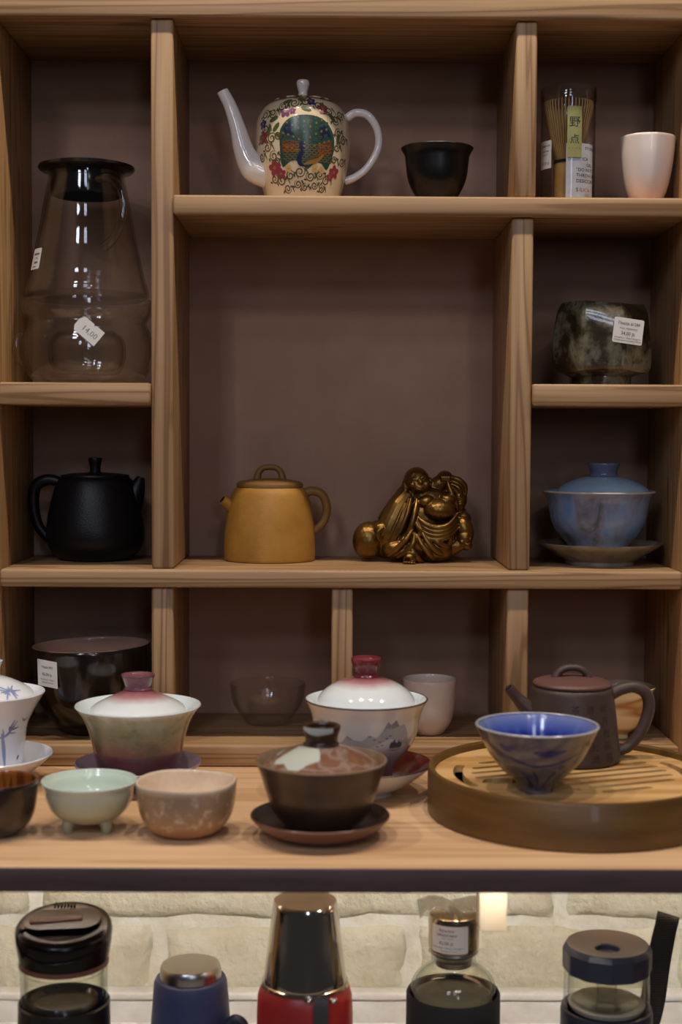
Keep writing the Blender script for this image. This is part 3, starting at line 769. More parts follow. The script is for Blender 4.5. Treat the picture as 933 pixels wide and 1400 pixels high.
# curly-haired child peeping out at the hem
blob(738, 480, -6, 58, 90, 14, .25); blob(735, 420, 0, 50, 48, 13); blob(740, 525, -12, 48, 52, 10); blob(752, 570, -12, 34, 28, 8)
fold([(650, 600, -8), (690, 575, -12), (725, 560, -12)], [8, 7, 6])
rnd2 = random.Random(5)
for i in range(46):
    a = rnd2.uniform(0, 1); b = rnd2.uniform(-1, 1)
    blob(708+82*a+rnd2.uniform(-6, 6), 432+70*a+26*b, -14+14*a*a+3*abs(b), 8, 8, 1.9, 0, 1)
blob(768, 528, -18, 11, 12, 3); fold([(735, 508, -20), (750, 502, -20.5), (764, 508, -19)], .9); fold([(735, 552, -20), (756, 560, -21), (776, 552, -18)], .9); blob(722, 545, -19, 15, 13, 3)
fold([(690, 430, -12), (672, 490, -14), (676, 550, -14), (700, 590, -12)], [1.6, 2.6, 2.4, 1.4])
# flat underside
for v in FB.verts: v.co.z = max(v.co.z, 0)
me = bpy.data.meshes.new('t'); FB.to_mesh(me); FB.free()
tmp = bpy.data.objects.new('t', me); COL.objects.link(tmp)
md = tmp.modifiers.new('r', 'REMESH'); md.mode = 'VOXEL'; md.voxel_size = .00055
sm2 = tmp.modifiers.new('s', 'SMOOTH'); sm2.factor = .5; sm2.iterations = 3
dg = bpy.context.evaluated_depsgraph_get()
body = bpy.data.meshes.new_from_object(tmp.evaluated_get(dg))
bpy.data.objects.remove(tmp); bpy.data.meshes.remove(me)
body.materials.clear(); body.materials.append(BRZ.m); body.shade_smooth()
zmin = min(v.co.z for v in body.vertices)
for v in body.vertices: v.co.z -= zmin
link('body', body, fig)
# ================================================================ blue gaiwan on the middle shelf
def CER(name, *a, **k):
    k.setdefault('coat', .45); k.setdefault('rough', .18); return M(name, *a, **k)
def gaiwan_lid(par, prof, kprof, mat, kmat, x=0, y=0, t=2.2, seg=72, tilt=0):
    """prof: dome edge to neck, kprof: knob; lid is a part, its knob a sub-part"""
    d = cr(prof, 4)
    inner = [(max(r-.4, 0), z-t) for r, z in d]
    bm = lathe([(0, d[-1][1])]+d[::-1]+inner[1:]+[(0, inner[-1][1])], seg)
    l = finish('lid', bm, mat, par, (x*.001, y*.001, 0)); l.rotation_euler = (0, tilt, 0)
    finish('knob', lathe(cr(kprof, 4), 48), kmat, l, angle=50)
    return l
BLG = NT('sky_blue_glaze')
nz = BLG.noise(BLG.mapped((1, 1, .35)), 42, 4, .6, .5)
c1 = BLG.ramp(nz, [(.28, (84, 88, 78)), (.42, (134, 130, 146)), (.55, (132, 152, 180)), (.72, (104, 140, 180))])
BLG.ln(c1, BLG.b.inputs['Base Color']); BLG.b.inputs['Roughness'].default_value = .2; BLG.b.inputs['Coat Weight'].default_value = .5
BLID = CER('pale_blue_glaze', (160, 186, 204), col2=(136, 164, 188), nscale=28)
GREYG = CER('grey_brown_glaze', (150, 140, 122), col2=(112, 106, 96), nscale=50, rough=.25)
BX, BY = .4290, .0780; BS = Z4T+E1
sc = finish('blue_saucer', lathe_split([(0, 2), (30, 2), (31.5, 0), (33.5, 0), (34, 3.5)]+cr([(38.6, 6.5), (49.4, 12.9), (56, 16.4), (60.3, 20.2)], 4)+[(60.6, 21.2), (59.6, 21.2)]+cr([(55, 18.2), (48, 14.6), (38, 8.6), (30, 6.4), (22, 6)], 3)+[(0, 6)], 28), [GREYG, CER('dark_blue_glaze', (44, 52, 66), col2=(70, 76, 84), nscale=60)], None, (.4325, .0880, BS))
tag(sc, 'grey-brown saucer with dark inside under the blue lidded bowl', 'saucer')
sc.location = (.4310, .0780, BS)
bg = thing('blue_gaiwan', 'mottled blue lidded tea bowl on a saucer in the right compartment', 'bowl', (BX, BY, BS+.0062))
bo = [(26, 0), (27, 4), (29.5, 12), (35.2, 19), (41.4, 26), (46, 36.2), (48, 46.7), (50.2, 57.2), (54.6, 64.2)]
pr, k = vessel(bo, 2.4, 6, n=5, foot=(24, 1.5))
finish('bowl', lathe_split(pr, k), [BLG.m, BLID], bg)
finish('rim_line', lathe([(54.7, 64.0), (55.0, 64.8), (54.0, 65.6), (53.2, 65.4)], 72), M('pale_rim', (206, 190, 172), .3), bg)
gaiwan_lid(bg, [(46.4, 61.4), (45, 65.4), (40, 70.4), (30, 75.6), (20, 78.6), (13, 79.6)], [(0, 78), (13.6, 79.4), (13, 82), (13.6, 85.5), (14.8, 89), (15.6, 91.6), (15, 92.6), (13.4, 92.2), (12, 90), (0, 89)], BLID, CER('grey_blue_glaze', (104, 112, 136), col2=(88, 94, 118), nscale=60), 4.5, 0, tilt=.0)
# ================================================================ lower compartments
bb_ = thing('dark_bowl', 'large glossy dark tea bowl with a white label in the lower left compartment', 'bowl', (-.0635, .062, ZBT+E1+.0013), 0)
bb_.rotation_euler = (0, -.028, 0)
DARKG = M('dark_brown_glaze', (20, 16, 14), .16, coat=.3, col2=(36, 27, 20), nscale=30)
pr, k = vessel([(29, 0), (31, 3), (38, 9), (46, 20), (53, 36), (56.2, 55), (57.2, 70), (57.2, 82)], 3.4, 8, n=5, foot=(26, 1.5))
finish('bowl', lathe_split(pr, k), [DARKG, M('mauve_inside_glaze', (184, 146, 124), .3, coat=.3)], bb_)
flatlabel(bb_, (-34, -46.6, 63), (1, -.62, -.10), (0, 0, 1), 24.5, 25, [('Чаша №7', 0, 5, 3.2, 0), ('42,00 р.', 0, -2, 3.8, 0), ('Импортер: г. Минск', 0, -6.2, 1.8, 1), ('Сделано в Китае', 0, -9, 1.8, 1)], r=.6)
gc = finish('glass_cup', lathe(vessel([(20, 0), (23, 3), (30.5, 13), (35.5, 23), (37.2, 32), (37.8, 40)], 1.5, 4)[0], 72, shape=lambda x, y, z, a: (x*(1+.012*math.cos(8*a)*min(1, z/20)), y*(1+.012*math.cos(8*a)*min(1, z/20)), z)), GLASS, None, (.1040, .1030, ZBT+E1))
tag(gc, 'small clear glass bowl beside the middle post of the lower row', 'cup')
wc = finish('white_cup', lathe(vessel([(13, 0), (15.5, 2.8), (21.2, 11.9), (24.2, 25), (25.5, 40), (25.9, 53)], 1.8, 4, foot=(11, 1))[0]), M('matt_white_glaze', (226, 206, 188), .38, coat=.15, col2=(216, 194, 176), nscale=20), None, (.2632, .0560, ZBT+E1))
tag(wc, 'matt white straight tea cup behind the landscape lidded bowl', 'cup')
ccg = NT('cream_brushed_glaze')
wv = ccg.noise(ccg.mapped((2, 2, 26)), 1, 3, .5, .8)
ccg.ln(ccg.ramp(wv, [(.40, (236, 206, 150)), (.50, (238, 210, 158)), (.53, (176, 112, 56)), (.57, (232, 196, 134)), (.8, (238, 216, 168))]), ccg.b.inputs['Base Color']); ccg.b.inputs['Roughness'].default_value = .25
pr, k = vessel([(9, 0), (9.5, 5), (16.5, 10), (25.9, 23.5), (30, 37), (32.2, 45), (34.4, 49.5)], 1.8, 8, foot=(7.5, 1))
c2 = finish('cream_cup', lathe_split(pr, k), [ccg.m, M('brown_inside', (142, 118, 100), .3, coat=.3)], None, (.4444, .0400, ZBT+E1))
tag(c2, 'cream cup with thin brown brush lines, seen through the dark teapot handle', 'cup')
# ================================================================ counter, back row of lidded bowls
TE1 = TZ+.0003
def saucer(name, label, prof, mats, loc, foot_r):
    """prof: outer from foot to rim"""
    o = cr(prof, 5)
    ins = [(r-.9, z+1.5) for r, z in o if r > foot_r+4.2][::-1]
    P = [(0, 1.5), (foot_r-2.5, 1.5), (foot_r-2, 0)]+o+[(o[-1][0]+.1, o[-1][1]+.9), (o[-1][0]-.5, o[-1][1]+1.5)]
    k = len(P)
    zi = ins[-1][1]
    P += ins+[(ins[-1][0]*.6, zi-.2), (0, zi-.2)]
    s = finish(name, lathe_split(P, k-1), mats, None, loc); tag(s, label, 'saucer'); return s, loc[2]+(zi-.2)*.001+.0002
# blue and white
BWG = CER('white_glaze', (238, 240, 248), rough=.12)
BLUE = M('cobalt_print', (76, 98, 176), .25); BLUEP = M('pale_cobalt_print', (146, 158, 196), .25); GREYP = M('grey_print', (120, 128, 150), .3)
bwx, bwy = -.1362, -.067
s, z = saucer('white_saucer', 'white saucer with faint blue marks at the left edge of the counter', [(24, 0), (25, 3), (36, 9), (48, 18), (57, 26)], [BWG, BWG], (bwx, bwy, TE1), 24)
sd = Decal(Dome([(0, 5.2), (24, 5.4), (35, 10.6), (47, 19.6), (56, 27.4)], 3, .35)); sd.stroke([(43, -14), (47, -10), (50, -4)], 2, 0, 3); sd.stroke([(20, -40), (28, -36), (34, -30)], 4, 1, 3); sd.done('blue_marks', [BLUE, GREYP], s)
bw = thing('blue_white_gaiwan', 'white lidded bowl painted with blue bamboo leaves at the left edge', 'bowl', (bwx, bwy, z))
wz0 = z-TE1
bo = [(27, 0), (29, 4), (30.5, 12), (32.9, 30), (35.3, 47), (41.6, 60), (50.4, 75)]
pr, k = vessel(bo, 2.2, 6, foot=(24, 1.2))
bb1 = finish('bowl', lathe(pr), BWG, bw)
lp = [(43, 71), (40, 75.5), (32, 81), (22, 86), (14, 89), (11, 90)]
l = gaiwan_lid(bw, lp, [(0, 89), (11, 90), (10.5, 93), (12.5, 99), (13.5, 102), (12.6, 103), (0, 101)], BWG, BWG)
ld_ = Decal(Dome([(r, q) for r, q in lp], 4, .3))
def bamboo(dcl, x, y, a0, n, L, w, mi, spread=1.9):
    for i in range(n):
        a = a0+spread*(i/(n-1)-.5); q = L*(.65+.35*math.sin(i*2.3+1))
        dcl.stroke([(x, y), (x+q*.5*math.cos(a), y+q*.5*math.sin(a)), (x+q*math.cos(a), y+q*math.sin(a))], w, mi, 4)
for x, y, a in ((26, -23, .5), (26, -23, 2.6), (24, -24, 4.4), (10, -30, .3), (8, -30, 2.6), (5, -28, 4.6), (-14, -28, 1), (-14, -28, 3.5), (-26, -10, 2)): bamboo(ld_, x, y, a, 5, 12, 1.5, 1)
for x, y, a in ((22, -25, .75), (8, -30, -.3), (10, -28, .9), (-14, -28, 2)): ld_.stroke([(x, y), (x+5*math.cos(a), y+5*math.sin(a)), (x+10*math.cos(a), y+10*math.sin(a))], 2.6, 0, 4)
ld_.done('blue_leaves', [BLUE, BLUEP], l)
wd = Decal(Wall(bo, 33., 4, .25)); 
wd.stroke([(24, 12), (22, 30), (20, 44)], 3.4, 1, 4); wd.stroke([(20, 40), (26, 44), (32, 54)], 2.4, 1, 4); wd.stroke([(24, 44), (33, 43)], 1, 2, 3); bamboo(wd, 26, 46, .9, 5, 10, 1.6, 2, 1.4); bamboo(wd, 22, 40, 2.4, 4, 9, 1.4, 1, 1.2); bamboo(wd, 40, 52, 1.4, 4, 6, 1.2, 2)
wd.stroke([(38, 18), (39, 20), (40, 22)], 2.6, 0, 3); wd.stroke([(6, 14), (4, 32), (2, 46)], 3, 1, 4); bamboo(wd, 3, 44, 1.2, 5, 10, 1.6, 1, 2)
wd.done('bamboo_print', [BLUE, BLUEP, GREYP], bb1)
# green and purple
PUR = CER('plum_glaze', (134, 88, 98), col2=(112, 66, 76), nscale=40)
PW = CER('celadon_white', (230, 240, 242), rough=.1)
s, z = saucer('violet_saucer', 'violet-grey saucer under the green and plum lidded bowl', [(25, 0), (26, 3), (37, 8), (48, 14.5), (55.5, 20.5)], [CER('violet_grey', (150, 138, 152)), CER('violet_pink', (150, 124, 136), col2=(166, 150, 164), nscale=30)], (-.0022, -.073, TE1), 25)
gg = thing('green_gaiwan', 'green and plum glazed lidded bowl with white lid behind the celadon bowl', 'bowl', (-.0022, -.073, z))
zz = (z-TE1)*1000
GRN = CER('green_plum_glaze', (120, 120, 100), rough=.15, zramp=[(0, (88, 44, 52)), (22, (104, 58, 62)), (32, (128, 88, 82)), (40, (136, 126, 102)), (50, (142, 148, 118)), (60, (176, 186, 164)), (66, (226, 232, 230))], zn=18, col2=(70, 84, 72), nscale=26, lo=.55, hi=.72)
bo = [(27, 0), (30, 3), (35, 10), (38, 22), (41, 36), (44.3, 47), (48.5, 56), (53.5, 63), (55.2, 65.5)]
pr, k = vessel(bo, 2.2, 6, n=5, foot=(24, 1.2))
finish('bowl', lathe_split(pr, k-2), [GRN, PW], gg)
LIDG = NT('white_to_plum_glaze')
tc = LIDG.new('ShaderNodeTexCoord'); vl = LIDG.new('ShaderNodeVectorMath', operation='LENGTH'); mp = LIDG.new('ShaderNodeMapping'); mp.inputs['Scale'].default_value = (1, 1, 0)
LIDG.ln(tc.outputs['Object'], mp.inputs[0]); LIDG.ln(mp.outputs[0], vl.inputs[0])
LIDG.ln(LIDG.ramp(LIDG.math('ADD', LIDG.math('MULTIPLY', vl.outputs['Value'], 20), LIDG.math('MULTIPLY', LIDG.noise(LIDG.mapped(), 60, 3), .12)), [(.30, (136, 66, 76)), (.46, (184, 134, 138)), (.66, (232, 238, 240)), (1, (236, 243, 246))]), LIDG.b.inputs['Base Color'])
LIDG.b.inputs['Roughness'].default_value = .1; LIDG.b.inputs['Coat Weight'].default_value = .5
gaiwan_lid(gg, [(43.5, 61), (41, 64.2), (36, 67.6), (26, 72.4), (16, 77), (12.4, 79.5)], [(0, 78), (12, 79.5), (11.4, 82), (12.6, 86), (14.2, 90), (14.8, 92), (14.4, 93), (12, 92.4), (10, 91), (0, 90.4)], LIDG.m, PUR)
# landscape
s, z = saucer('red_rim_saucer', 'white saucer with dark red inside under the landscape lidded bowl', [(23, 0), (24, 3), (36, 9.5), (49, 18.5), (57.2, 26)], [CER('white_under', (214, 212, 208)), CER('red_wash', (150, 150, 154), col2=(126, 50, 46), nscale=9, lo=.44, hi=.54)], (.1976, -.0965, TE1), 23)
finish('rim_line', lathe([(57.1, 26.2), (57.5, 27.2), (56.7, 27.9)], 72), M('iron_rim', (70, 44, 40), .3), s)
lg = thing('landscape_gaiwan', 'white lidded bowl with grey mountain landscape and dark red knob', 'bowl', (.1976, -.0965, z))
zz = (z-TE1)*1000
LND = CER('white_plum_glaze', (214, 208, 200), rough=.12, zramp=[(0, (112, 40, 44)), (14, (106, 46, 52)), (25, (126, 82, 88)), (34, (170, 152, 152)), (44, (206, 202, 196)), (66, (226, 218, 206)), (78, (230, 226, 220))], zn=8)
bo = [(21, 0), (22.4, 3), (23.2, 8), (24.6, 17), (28.5, 24), (36, 32), (42.8, 43), (45.8, 55), (47.4, 64), (50.5, 71), (53, 75.5)]
pr, k = vessel(bo, 2, 12, n=5, foot=(18, 1.2))
b_ = finish('bowl', lathe_split(pr, k-1), [LND, PW], lg)
finish('rim_line', lathe([(52.9, 75.3), (53.5, 76.2), (52.6, 76.8), (52.0, 76.6)], 72), M('iron_rim2', (84, 62, 54), .3), b_)
INKP = M('ink_wash', (172, 168, 166), .2); INKD = M('ink_dark', (78, 80, 90), .25); INKM = M('ink_mid', (138, 136, 136), .2)
d = Decal(Wall(bo, 45., 4, .25))
d.poly([(-28, 40), (-22, 47), (-17, 52), (-12, 49), (-5, 48), (2, 53), (8, 51), (13, 57), (17, 64), (20, 61), (24, 65), (28, 60), (33, 61), (38, 53), (42, 42), (30, 46), (20, 50), (10, 45), (0, 42), (-12, 43), (-20, 40)], 0, 2)
d.poly([(13, 57), (17, 64.5), (20, 61.5), (24, 65.5), (28, 60), (25, 59), (21, 58), (17, 59)], 2, 1)
d.poly([(-22, 47), (-17, 52.5), (-12, 49), (-16, 48)], 2, 1)
for x, z_, a in ((-19, 33, 3.4), (-16, 30, 2.6), (-21, 30, 2.4)): d.poly([(x-a, z_-4), (x, z_+8), (x+a*.9, z_-4)], 1, 1)
for x, z_ in ((2, 52), (6, 49), (11, 47), (13, 44), (9, 43), (17, 50), (20, 52)): d.stroke([(x-1.6, z_+.7), (x, z_), (x+1.6, z_+.7)], .8, 1, 3)
for x, h in ((22, 6), (24.5, 8), (27, 5), (29.5, 7), (32, 5)): d.ell(x, 41+h*.4, 1.6, h*.55, 0, 1, 10, 2)
d.stroke([(20, 39.5), (27, 38.5), (35, 39.5)], 1.2, 2, 3)
d.done('landscape_print', [INKP, INKD, INKM], b_)
LIDR = LIDG.m.copy(); LIDR.name = 'white_to_red_glaze'
RED = CER('oxblood_glaze', (112, 36, 44), col2=(136, 58, 62), nscale=40, rough=.1)
gaiwan_lid(lg, [(44.2, 71), (43, 74.5), (38.5, 81), (31, 87), (22, 91.6), (13, 94.6), (10.6, 95.4)], [(0, 95), (10.6, 95.4), (9.8, 97.4), (10.6, 101), (12.4, 106), (13.2, 110), (13, 111.4), (12, 111.6), (11, 110), (9, 108.6), (0, 108)], LIDR, RED)
# ================================================================ counter, front row
BRN = CER('brown_glaze', (84, 60, 42), rough=.32, coat=.15, col2=(58, 42, 32), nscale=30, bump=.15, bscale=200)
BRL = NT('brown_lid_glaze')
nl = BRL.noise(BRL.mapped(), 38, 3, .5, .8)
BRL.ln(BRL.ramp(nl, [(.30, (120, 76, 52)), (.44, (132, 92, 72)), (.5, (150, 128, 116)), (.58, (124, 84, 64)), (.72, (150, 110, 74))]), BRL.b.inputs['Base Color']); BRL.b.inputs['Roughness'].default_value = .2; BRL.b.inputs['Coat Weight'].default_value = .4
bx, by = .1600, -.2285
s, z = saucer('brown_saucer', 'dark brown saucer under the brown lidded bowl', [(26, 0), (27, 2), (38, 4.4), (47, 9), (53.8, 16)], [CER('brown_under', (112, 74, 58), rough=.3, coat=.1), CER('brown_in', (64, 46, 42), rough=.3, coat=.15)], (bx-.0008, by, TE1), 26)
bgw = thing('brown_gaiwan', 'brown glazed lidded bowl with a ring knob in the front row', 'bowl', (bx, by, z))
bo = [(23, 0), (25, 3), (32, 9.5), (38, 18), (42.5, 30), (45.6, 41), (48.8, 50), (50.9, 55)]
pr, k = vessel(bo, 2.4, 6, n=5, foot=(20, 1.2))
finish('bowl', lathe_split(pr, k-1), [BRN, CER('tan_rim', (132, 108, 84), rough=.3)], bgw)
lp = [(46, 49.6), (44, 52.6), (38, 56.4), (30, 60.8), (20, 65.2), (13, 67)]
l = gaiwan_lid(bgw, lp, [(0, 65), (13, 67), (12.4, 70), (13, 75), (14.4, 79), (14.8, 81.6), (14, 82.6), (12, 82.4), (11, 80.6), (10.6, 77), (0, 76.6)], BRL.m, CER('dark_knob_glaze', (58, 38, 28), rough=.28))
fd = Decal(Dome(lp, 4, .3))
fd.fan([(-17, -2), (-26, -8), (-35, -12), (-36, -18), (-28, -24), (-25, -33), (-17, -37), (-10, -33), (-1, -30), (-1, -22), (-2, -14.5), (-10, -10)], 0, 7); fd.fan([(-33, -4), (-29, 2), (-26, 8), (-30, 12), (-36, 6)], 0, 3)
fd.done('white_glaze_patch', CER('cracked_white_glaze', (196, 200, 190), rough=.15), l)
kd = [o for o in l.children if o.name.startswith('knob')][0]
kr = Decal(Wall([(13.9, 76), (14.9, 80), (14.8, 84)], 14, 0, .2)); kr.poly([(-16, 80), (-10, 77.4), (-4, 76.6), (4, 77.6), (9, 78.2), (9, 82), (-4, 82.2), (-16, 82.2)], 0, 3); kr.done('white_glaze_drip', CER('cracked_white_glaze2', (190, 194, 186), rough=.15), kd)
# dark bowl at the edge
TEN = CER('black_brown_glaze', (34, 25, 20), rough=.25, col2=(50, 36, 26), nscale=40)
AMB = NT('amber_streaks'); an = AMB.noise(AMB.mapped((1, 1, .15)), 120, 3)
AMB.ln(AMB.ramp(an, [(.36, (64, 34, 16)), (.5, (150, 88, 36)), (.66, (96, 52, 22))]), AMB.b.inputs['Base Color']); AMB.b.inputs['Roughness'].default_value = .2
pr, k = vessel([(13.5, 0), (15.5, 2), (23.5, 9), (28, 19), (29.6, 30), (30.3, 42)], 2, 5, foot=(11, 1))
db = finish('tenmoku_bowl', lathe_split(pr, k), [TEN, AMB.m], None, (-.0895, -.226, TE1)); tag(db, 'black-brown tea bowl with amber streaked inside at the left edge', 'bowl')
# celadon bowl on three feet
CEL = CER('celadon_glaze', (186, 196, 172), rough=.14, zramp=[(0, (150, 148, 122)), (10, (164, 164, 138)), (22, (172, 176, 152)), (36, (190, 200, 184)), (39, (208, 214, 204))])
CELI = CER('celadon_inside', (212, 226, 214), rough=.12)
cb = thing('celadon_bowl', 'pale green celadon bowl standing on three small feet', 'bowl', (-.0218, -.2110, TE1))
pr, k = vessel([(0.5, 6.4), (12, 6.6), (20, 9), (28.6, 15.4), (33.4, 24.5), (35, 33), (36.6, 36.6), (37.4, 38.6)], 1.8, 9.0, n=5)
finish('bowl', lathe_split(pr, k-1), [CEL, CELI], cb)
for a in (-.62, -2.52, 1.57):
    c, q = math.cos(a), math.sin(a)
    fb = tube([(16.5*c, 16.5*q, 10), (18.4*c, 18.4*q, 5), (18*c, 18*q, 0)], [6, 4.6, 3.6], 16, n=4)
    for v in fb.verts: v.co.z = max(v.co.z, 0)
    finish('foot', fb, CEL, cb)
# tan bowl
TANG = CER('tan_crackle_glaze', (150, 118, 92), rough=.3, coat=.2, col2=(204, 184, 162), nscale=120, lo=.52, hi=.68, zramp=[(0, (182, 128, 76)), (9, (164, 124, 84)), (22, (154, 126, 100)), (36, (160, 136, 110)), (40.5, (206, 184, 158))], bump=.3, bscale=160)
TANI = CER('pinkish_inside', (244, 226, 204), rough=.25, col2=(228, 204, 178), nscale=40)
def wob(x, y, z, a):
    k = 1+.012*math.sin(2*a+.6)+.01*math.sin(5*a)
    return x*k, y*k, z+(.7*math.sin(3*a+1) if z > 30 else 0)
pr, k = vessel([(19, 0), (22, 1.6), (28, 5), (34.4, 13.5), (37.2, 24), (38.2, 33), (38.8, 40.5)], 2.4, 5, foot=(15, 1))
tb = finish('tan_bowl', lathe_split(pr, k, shape=wob), [TANG, TANI], None, (.0550, -.2215, TE1)); tag(tb, 'mottled tan tea bowl with uneven rim between celadon bowl and brown lidded bowl', 'bowl')
# ================================================================ round bamboo tea tray
TX, TY, TR = .3665, -.1545, 119.
tr = thing('tea_tray', 'round dark bamboo tea tray with a slotted top', 'tray', (TX, TY, TE1))
TRB = M('dark_bamboo', (112, 80, 36), .45, coat=.08, col2=(88, 60, 24), nscale=24, nst=(.4, .4, 3))
TRT = wood('tray_bamboo', 'X', (226, 180, 120), (190, 140, 80), (234, 192, 134), 3, .38)
finish('wall', lathe([(TR-5.5, 3), (TR-5.5, 0), (TR-1, 0), (TR, 1), (TR, 35.6), (TR-1, 37), (TR-4.2, 37), (TR-5.2, 36), (TR-5.2, 24)], 128), TRB, tr)
finish('floor_plate', lathe([(0, 2), (TR-5.3, 2), (TR-5.3, 4), (0, 4)], 96), M('tray_inside', (60, 42, 24), .6), tr)
TOPZ = 31.4
plate = finish('slotted_top', lathe([(0, TOPZ-6), (TR-5.3, TOPZ-6), (TR-5.3, TOPZ-.6), (TR-6, TOPZ), (0, TOPZ)], 128), TRT, tr, smooth=False)
cut = bmesh.new()
def slot(p, w, z0=TOPZ-9, z1=TOPZ+4):
    """straight or curved slot prism"""
    L = []; Rr = []
    n = len(p)
    for i, (x, y) in enumerate(p):
        a, b = p[max(i-1, 0)], p[min(i+1, n-1)]; dx, dy = b[0]-a[0], b[1]-a[1]; d = math.hypot(dx, dy)
        L.append((x-dy/d*w/2, y+dx/d*w/2)); Rr.append((x+dy/d*w/2, y-dx/d*w/2))
    out = L[:]
    a, b = p[-2], p[-1]; th = math.atan2(b[1]-a[1], b[0]-a[0])
    out += [(b[0]+w/2*math.cos(th+PI/2-PI*k/5), b[1]+w/2*math.sin(th+PI/2-PI*k/5)) for k in range(1, 5)]
    out += Rr[::-1]
    a, b = p[1], p[0]; th = math.atan2(b[1]-a[1], b[0]-a[0])
    out += [(b[0]+w/2*math.cos(th+PI/2-PI*k/5), b[1]+w/2*math.sin(th+PI/2-PI*k/5)) for k in range(1, 5)]
    lo = [cut.verts.new((x*.001, y*.001, z0*.001)) for x, y in out]; hi = [cut.verts.new((x*.001, y*.001, z1*.001)) for x, y in out]
    m = len(out)
    for i in range(m): cut.faces.new((lo[i], lo[(i+1) % m], hi[(i+1) % m], hi[i]))
    cut.faces.new(lo[::-1]); cut.faces.new(hi)
ANG = math.radians(21)
rt_ = lambda pts: rot2(pts, ANG)
for i in range(-4, 5):
    y = i*15.2; h = math.sqrt(max(80**2-y*y, 0))
    if i == -4: slot(rt_([(-6, y), (34, y)]), 6.2)
    elif abs(i) == 1 or i == -3: slot(rt_([(-h, y), (-22, y)]), 6.2) if i != -1 else slot(rt_([(-38, y), (-12, y)]), 6.2); slot(rt_([(-8, y), (h, y)]), 6.2)
    else: slot(rt_([(-h, y), (h, y)]), 6.2)
for s in (0, PI):
    slot([(94*math.cos(ANG*.2+s+t*.06), 94*math.sin(ANG*.2+s+t*.06)) for t in range(-6, 7)], 8)
hx, hy = -61, -24
slot([(hx-7, hy), (hx+7, hy)], 17)
bmesh.ops.recalc_face_normals(cut, faces=cut.faces)
cm = bpy.data.meshes.new('t'); cut.to_mesh(cm); cut.free()
co = bpy.data.objects.new('t', cm); COL.objects.link(co); co.parent = tr
bo_ = plate.modifiers.new('b', 'BOOLEAN'); bo_.operation = 'DIFFERENCE'; bo_.solver = 'EXACT'; bo_.use_self = True; bo_.object = co
bpy.context.view_layer.update()
dg = bpy.context.evaluated_depsgraph_get()
nm = bpy.data.meshes.new_from_object(plate.evaluated_get(dg))
plate.modifiers.clear(); plate.data = nm
bpy.data.objects.remove(co); bpy.data.meshes.remove(cm)
TTZ = TE1+TOPZ*.001+.0002
# ---- dark purple clay teapot on the tray
ZS = M('purple_clay', (76, 60, 54), .42, bump=.3, bscale=900, spec=.4)
ZL = M('purple_clay_lid', (104, 72, 66), .42, bump=.25, bscale=900, spec=.4)
pp = thing('purple_clay_teapot', 'dark purple clay teapot with engraved characters standing on the tray', 'teapot', (.3748, -.1000, TTZ))
po2 = [(39.5, 0), (42.2, 2), (42, 6), (40.5, 16), (38, 38.7), (35.4, 57), (34.2, 61.8), (31.5, 64.2)]
pb = finish('body', lathe(vessel(po2, 3, 3)[0]), ZS, pp)
ld = finish('lid', lathe([(0, 63.6), (31, 63.6), (33.2, 64.6), (33.6, 66), (32.8, 67.4), (30, 68.6), (18, 71.2), (0, 72.6)]), ZL, pp)
finish('knob', tube([(-15.5, 0, 67), (-12.5, 0, 74), (-7, 0, 78.2), (0, 0, 79.4), (7, 0, 78.2), (12.5, 0, 74), (15.5, 0, 67)], [4.6, 3.4, 3.1, 3.0, 3.1, 3.4, 4.6], 14, flat=1.25), ZS, ld)
finish('spout', tube([(-32, -2, 40), (-40, -3, 46), (-48, -4, 54), (-55, -5, 62.5)], [9.5, 7, 5, 4.6], 18), ZS, pp)
finish('spout_hole_shade', tube([(-55.1, -5, 62.6), (-55.6, -5.08, 63.2)], 3.2, 14, n=1), M('purple_spout_shade', (20, 16, 15), .8), pp)  # near-black disc painted as the shade inside this spout
finish('handle', tube([(33, 0, 56), (43, 0, 61), (54, 0, 62.5), (64, 0, 57), (66.5, 0, 44), (61, 0, 26), (51, 0, 12), (41, 0, 7)], [5.4, 5.2, 5.0, 5.2, 5.2, 5, 4.6, 4.6], 16, flat=1.1), ZS, pp)
ed = Decal(Wall(po2, 38., 4, .12))
for x, tx in ((24, '明月松间照'), (10, '清泉石上流'), (-3, '茶香')):
    for i, ch in enumerate(tx): ed.text(ch, x+i*.7, 46-i*10.2, 8, 0, 'CENTER', .05*math.sin(i*3+x))
ed.done('engraving', M('engraved_shadow_clay', (50, 40, 38), .8), pb)
# ---- blue bowl on the tray
BEX = NT('slate_glaze'); bn = BEX.noise(BEX.mapped((1, 1, 2.2)), 30, 3, .5, .7)
BEX.ln(BEX.ramp(bn, [(.36, (36, 40, 78)), (.46, (84, 80, 92)), (.6, (112, 104, 104)), (.75, (86, 82, 92))]), BEX.b.inputs['Base Color']); BEX.b.inputs['Roughness'].default_value = .2; BEX.b.inputs['Coat Weight'].default_value = .5
BIN = NT('deep_blue_crackle'); vo = BIN.new('ShaderNodeTexVoronoi'); vo.inputs['Scale'].default_value = 1; BIN.ln(BIN.mapped((160, 160, 60)), vo.inputs['Vector'])
tc = BIN.new('ShaderNodeTexCoord'); sx = BIN.new('ShaderNodeSeparateXYZ'); BIN.ln(tc.outputs['Object'], sx.inputs[0])
zc = BIN.ramp(BIN.math('MULTIPLY', sx.outputs[2], 18), [(.25, (8, 18, 96)), (.66, (20, 42, 140)), (.80, (92, 110, 184)), (.93, (140, 150, 200))])
BIN.ln(BIN.mix(BIN.math('MULTIPLY', BIN.ramp(vo.outputs['Distance'], [(.1, 1.), (.5, 0.)]), .28), zc, (96, 120, 210)), BIN.b.inputs['Base Color']); BIN.b.inputs['Roughness'].default_value = .12; BIN.b.inputs['Coat Weight'].default_value = .6
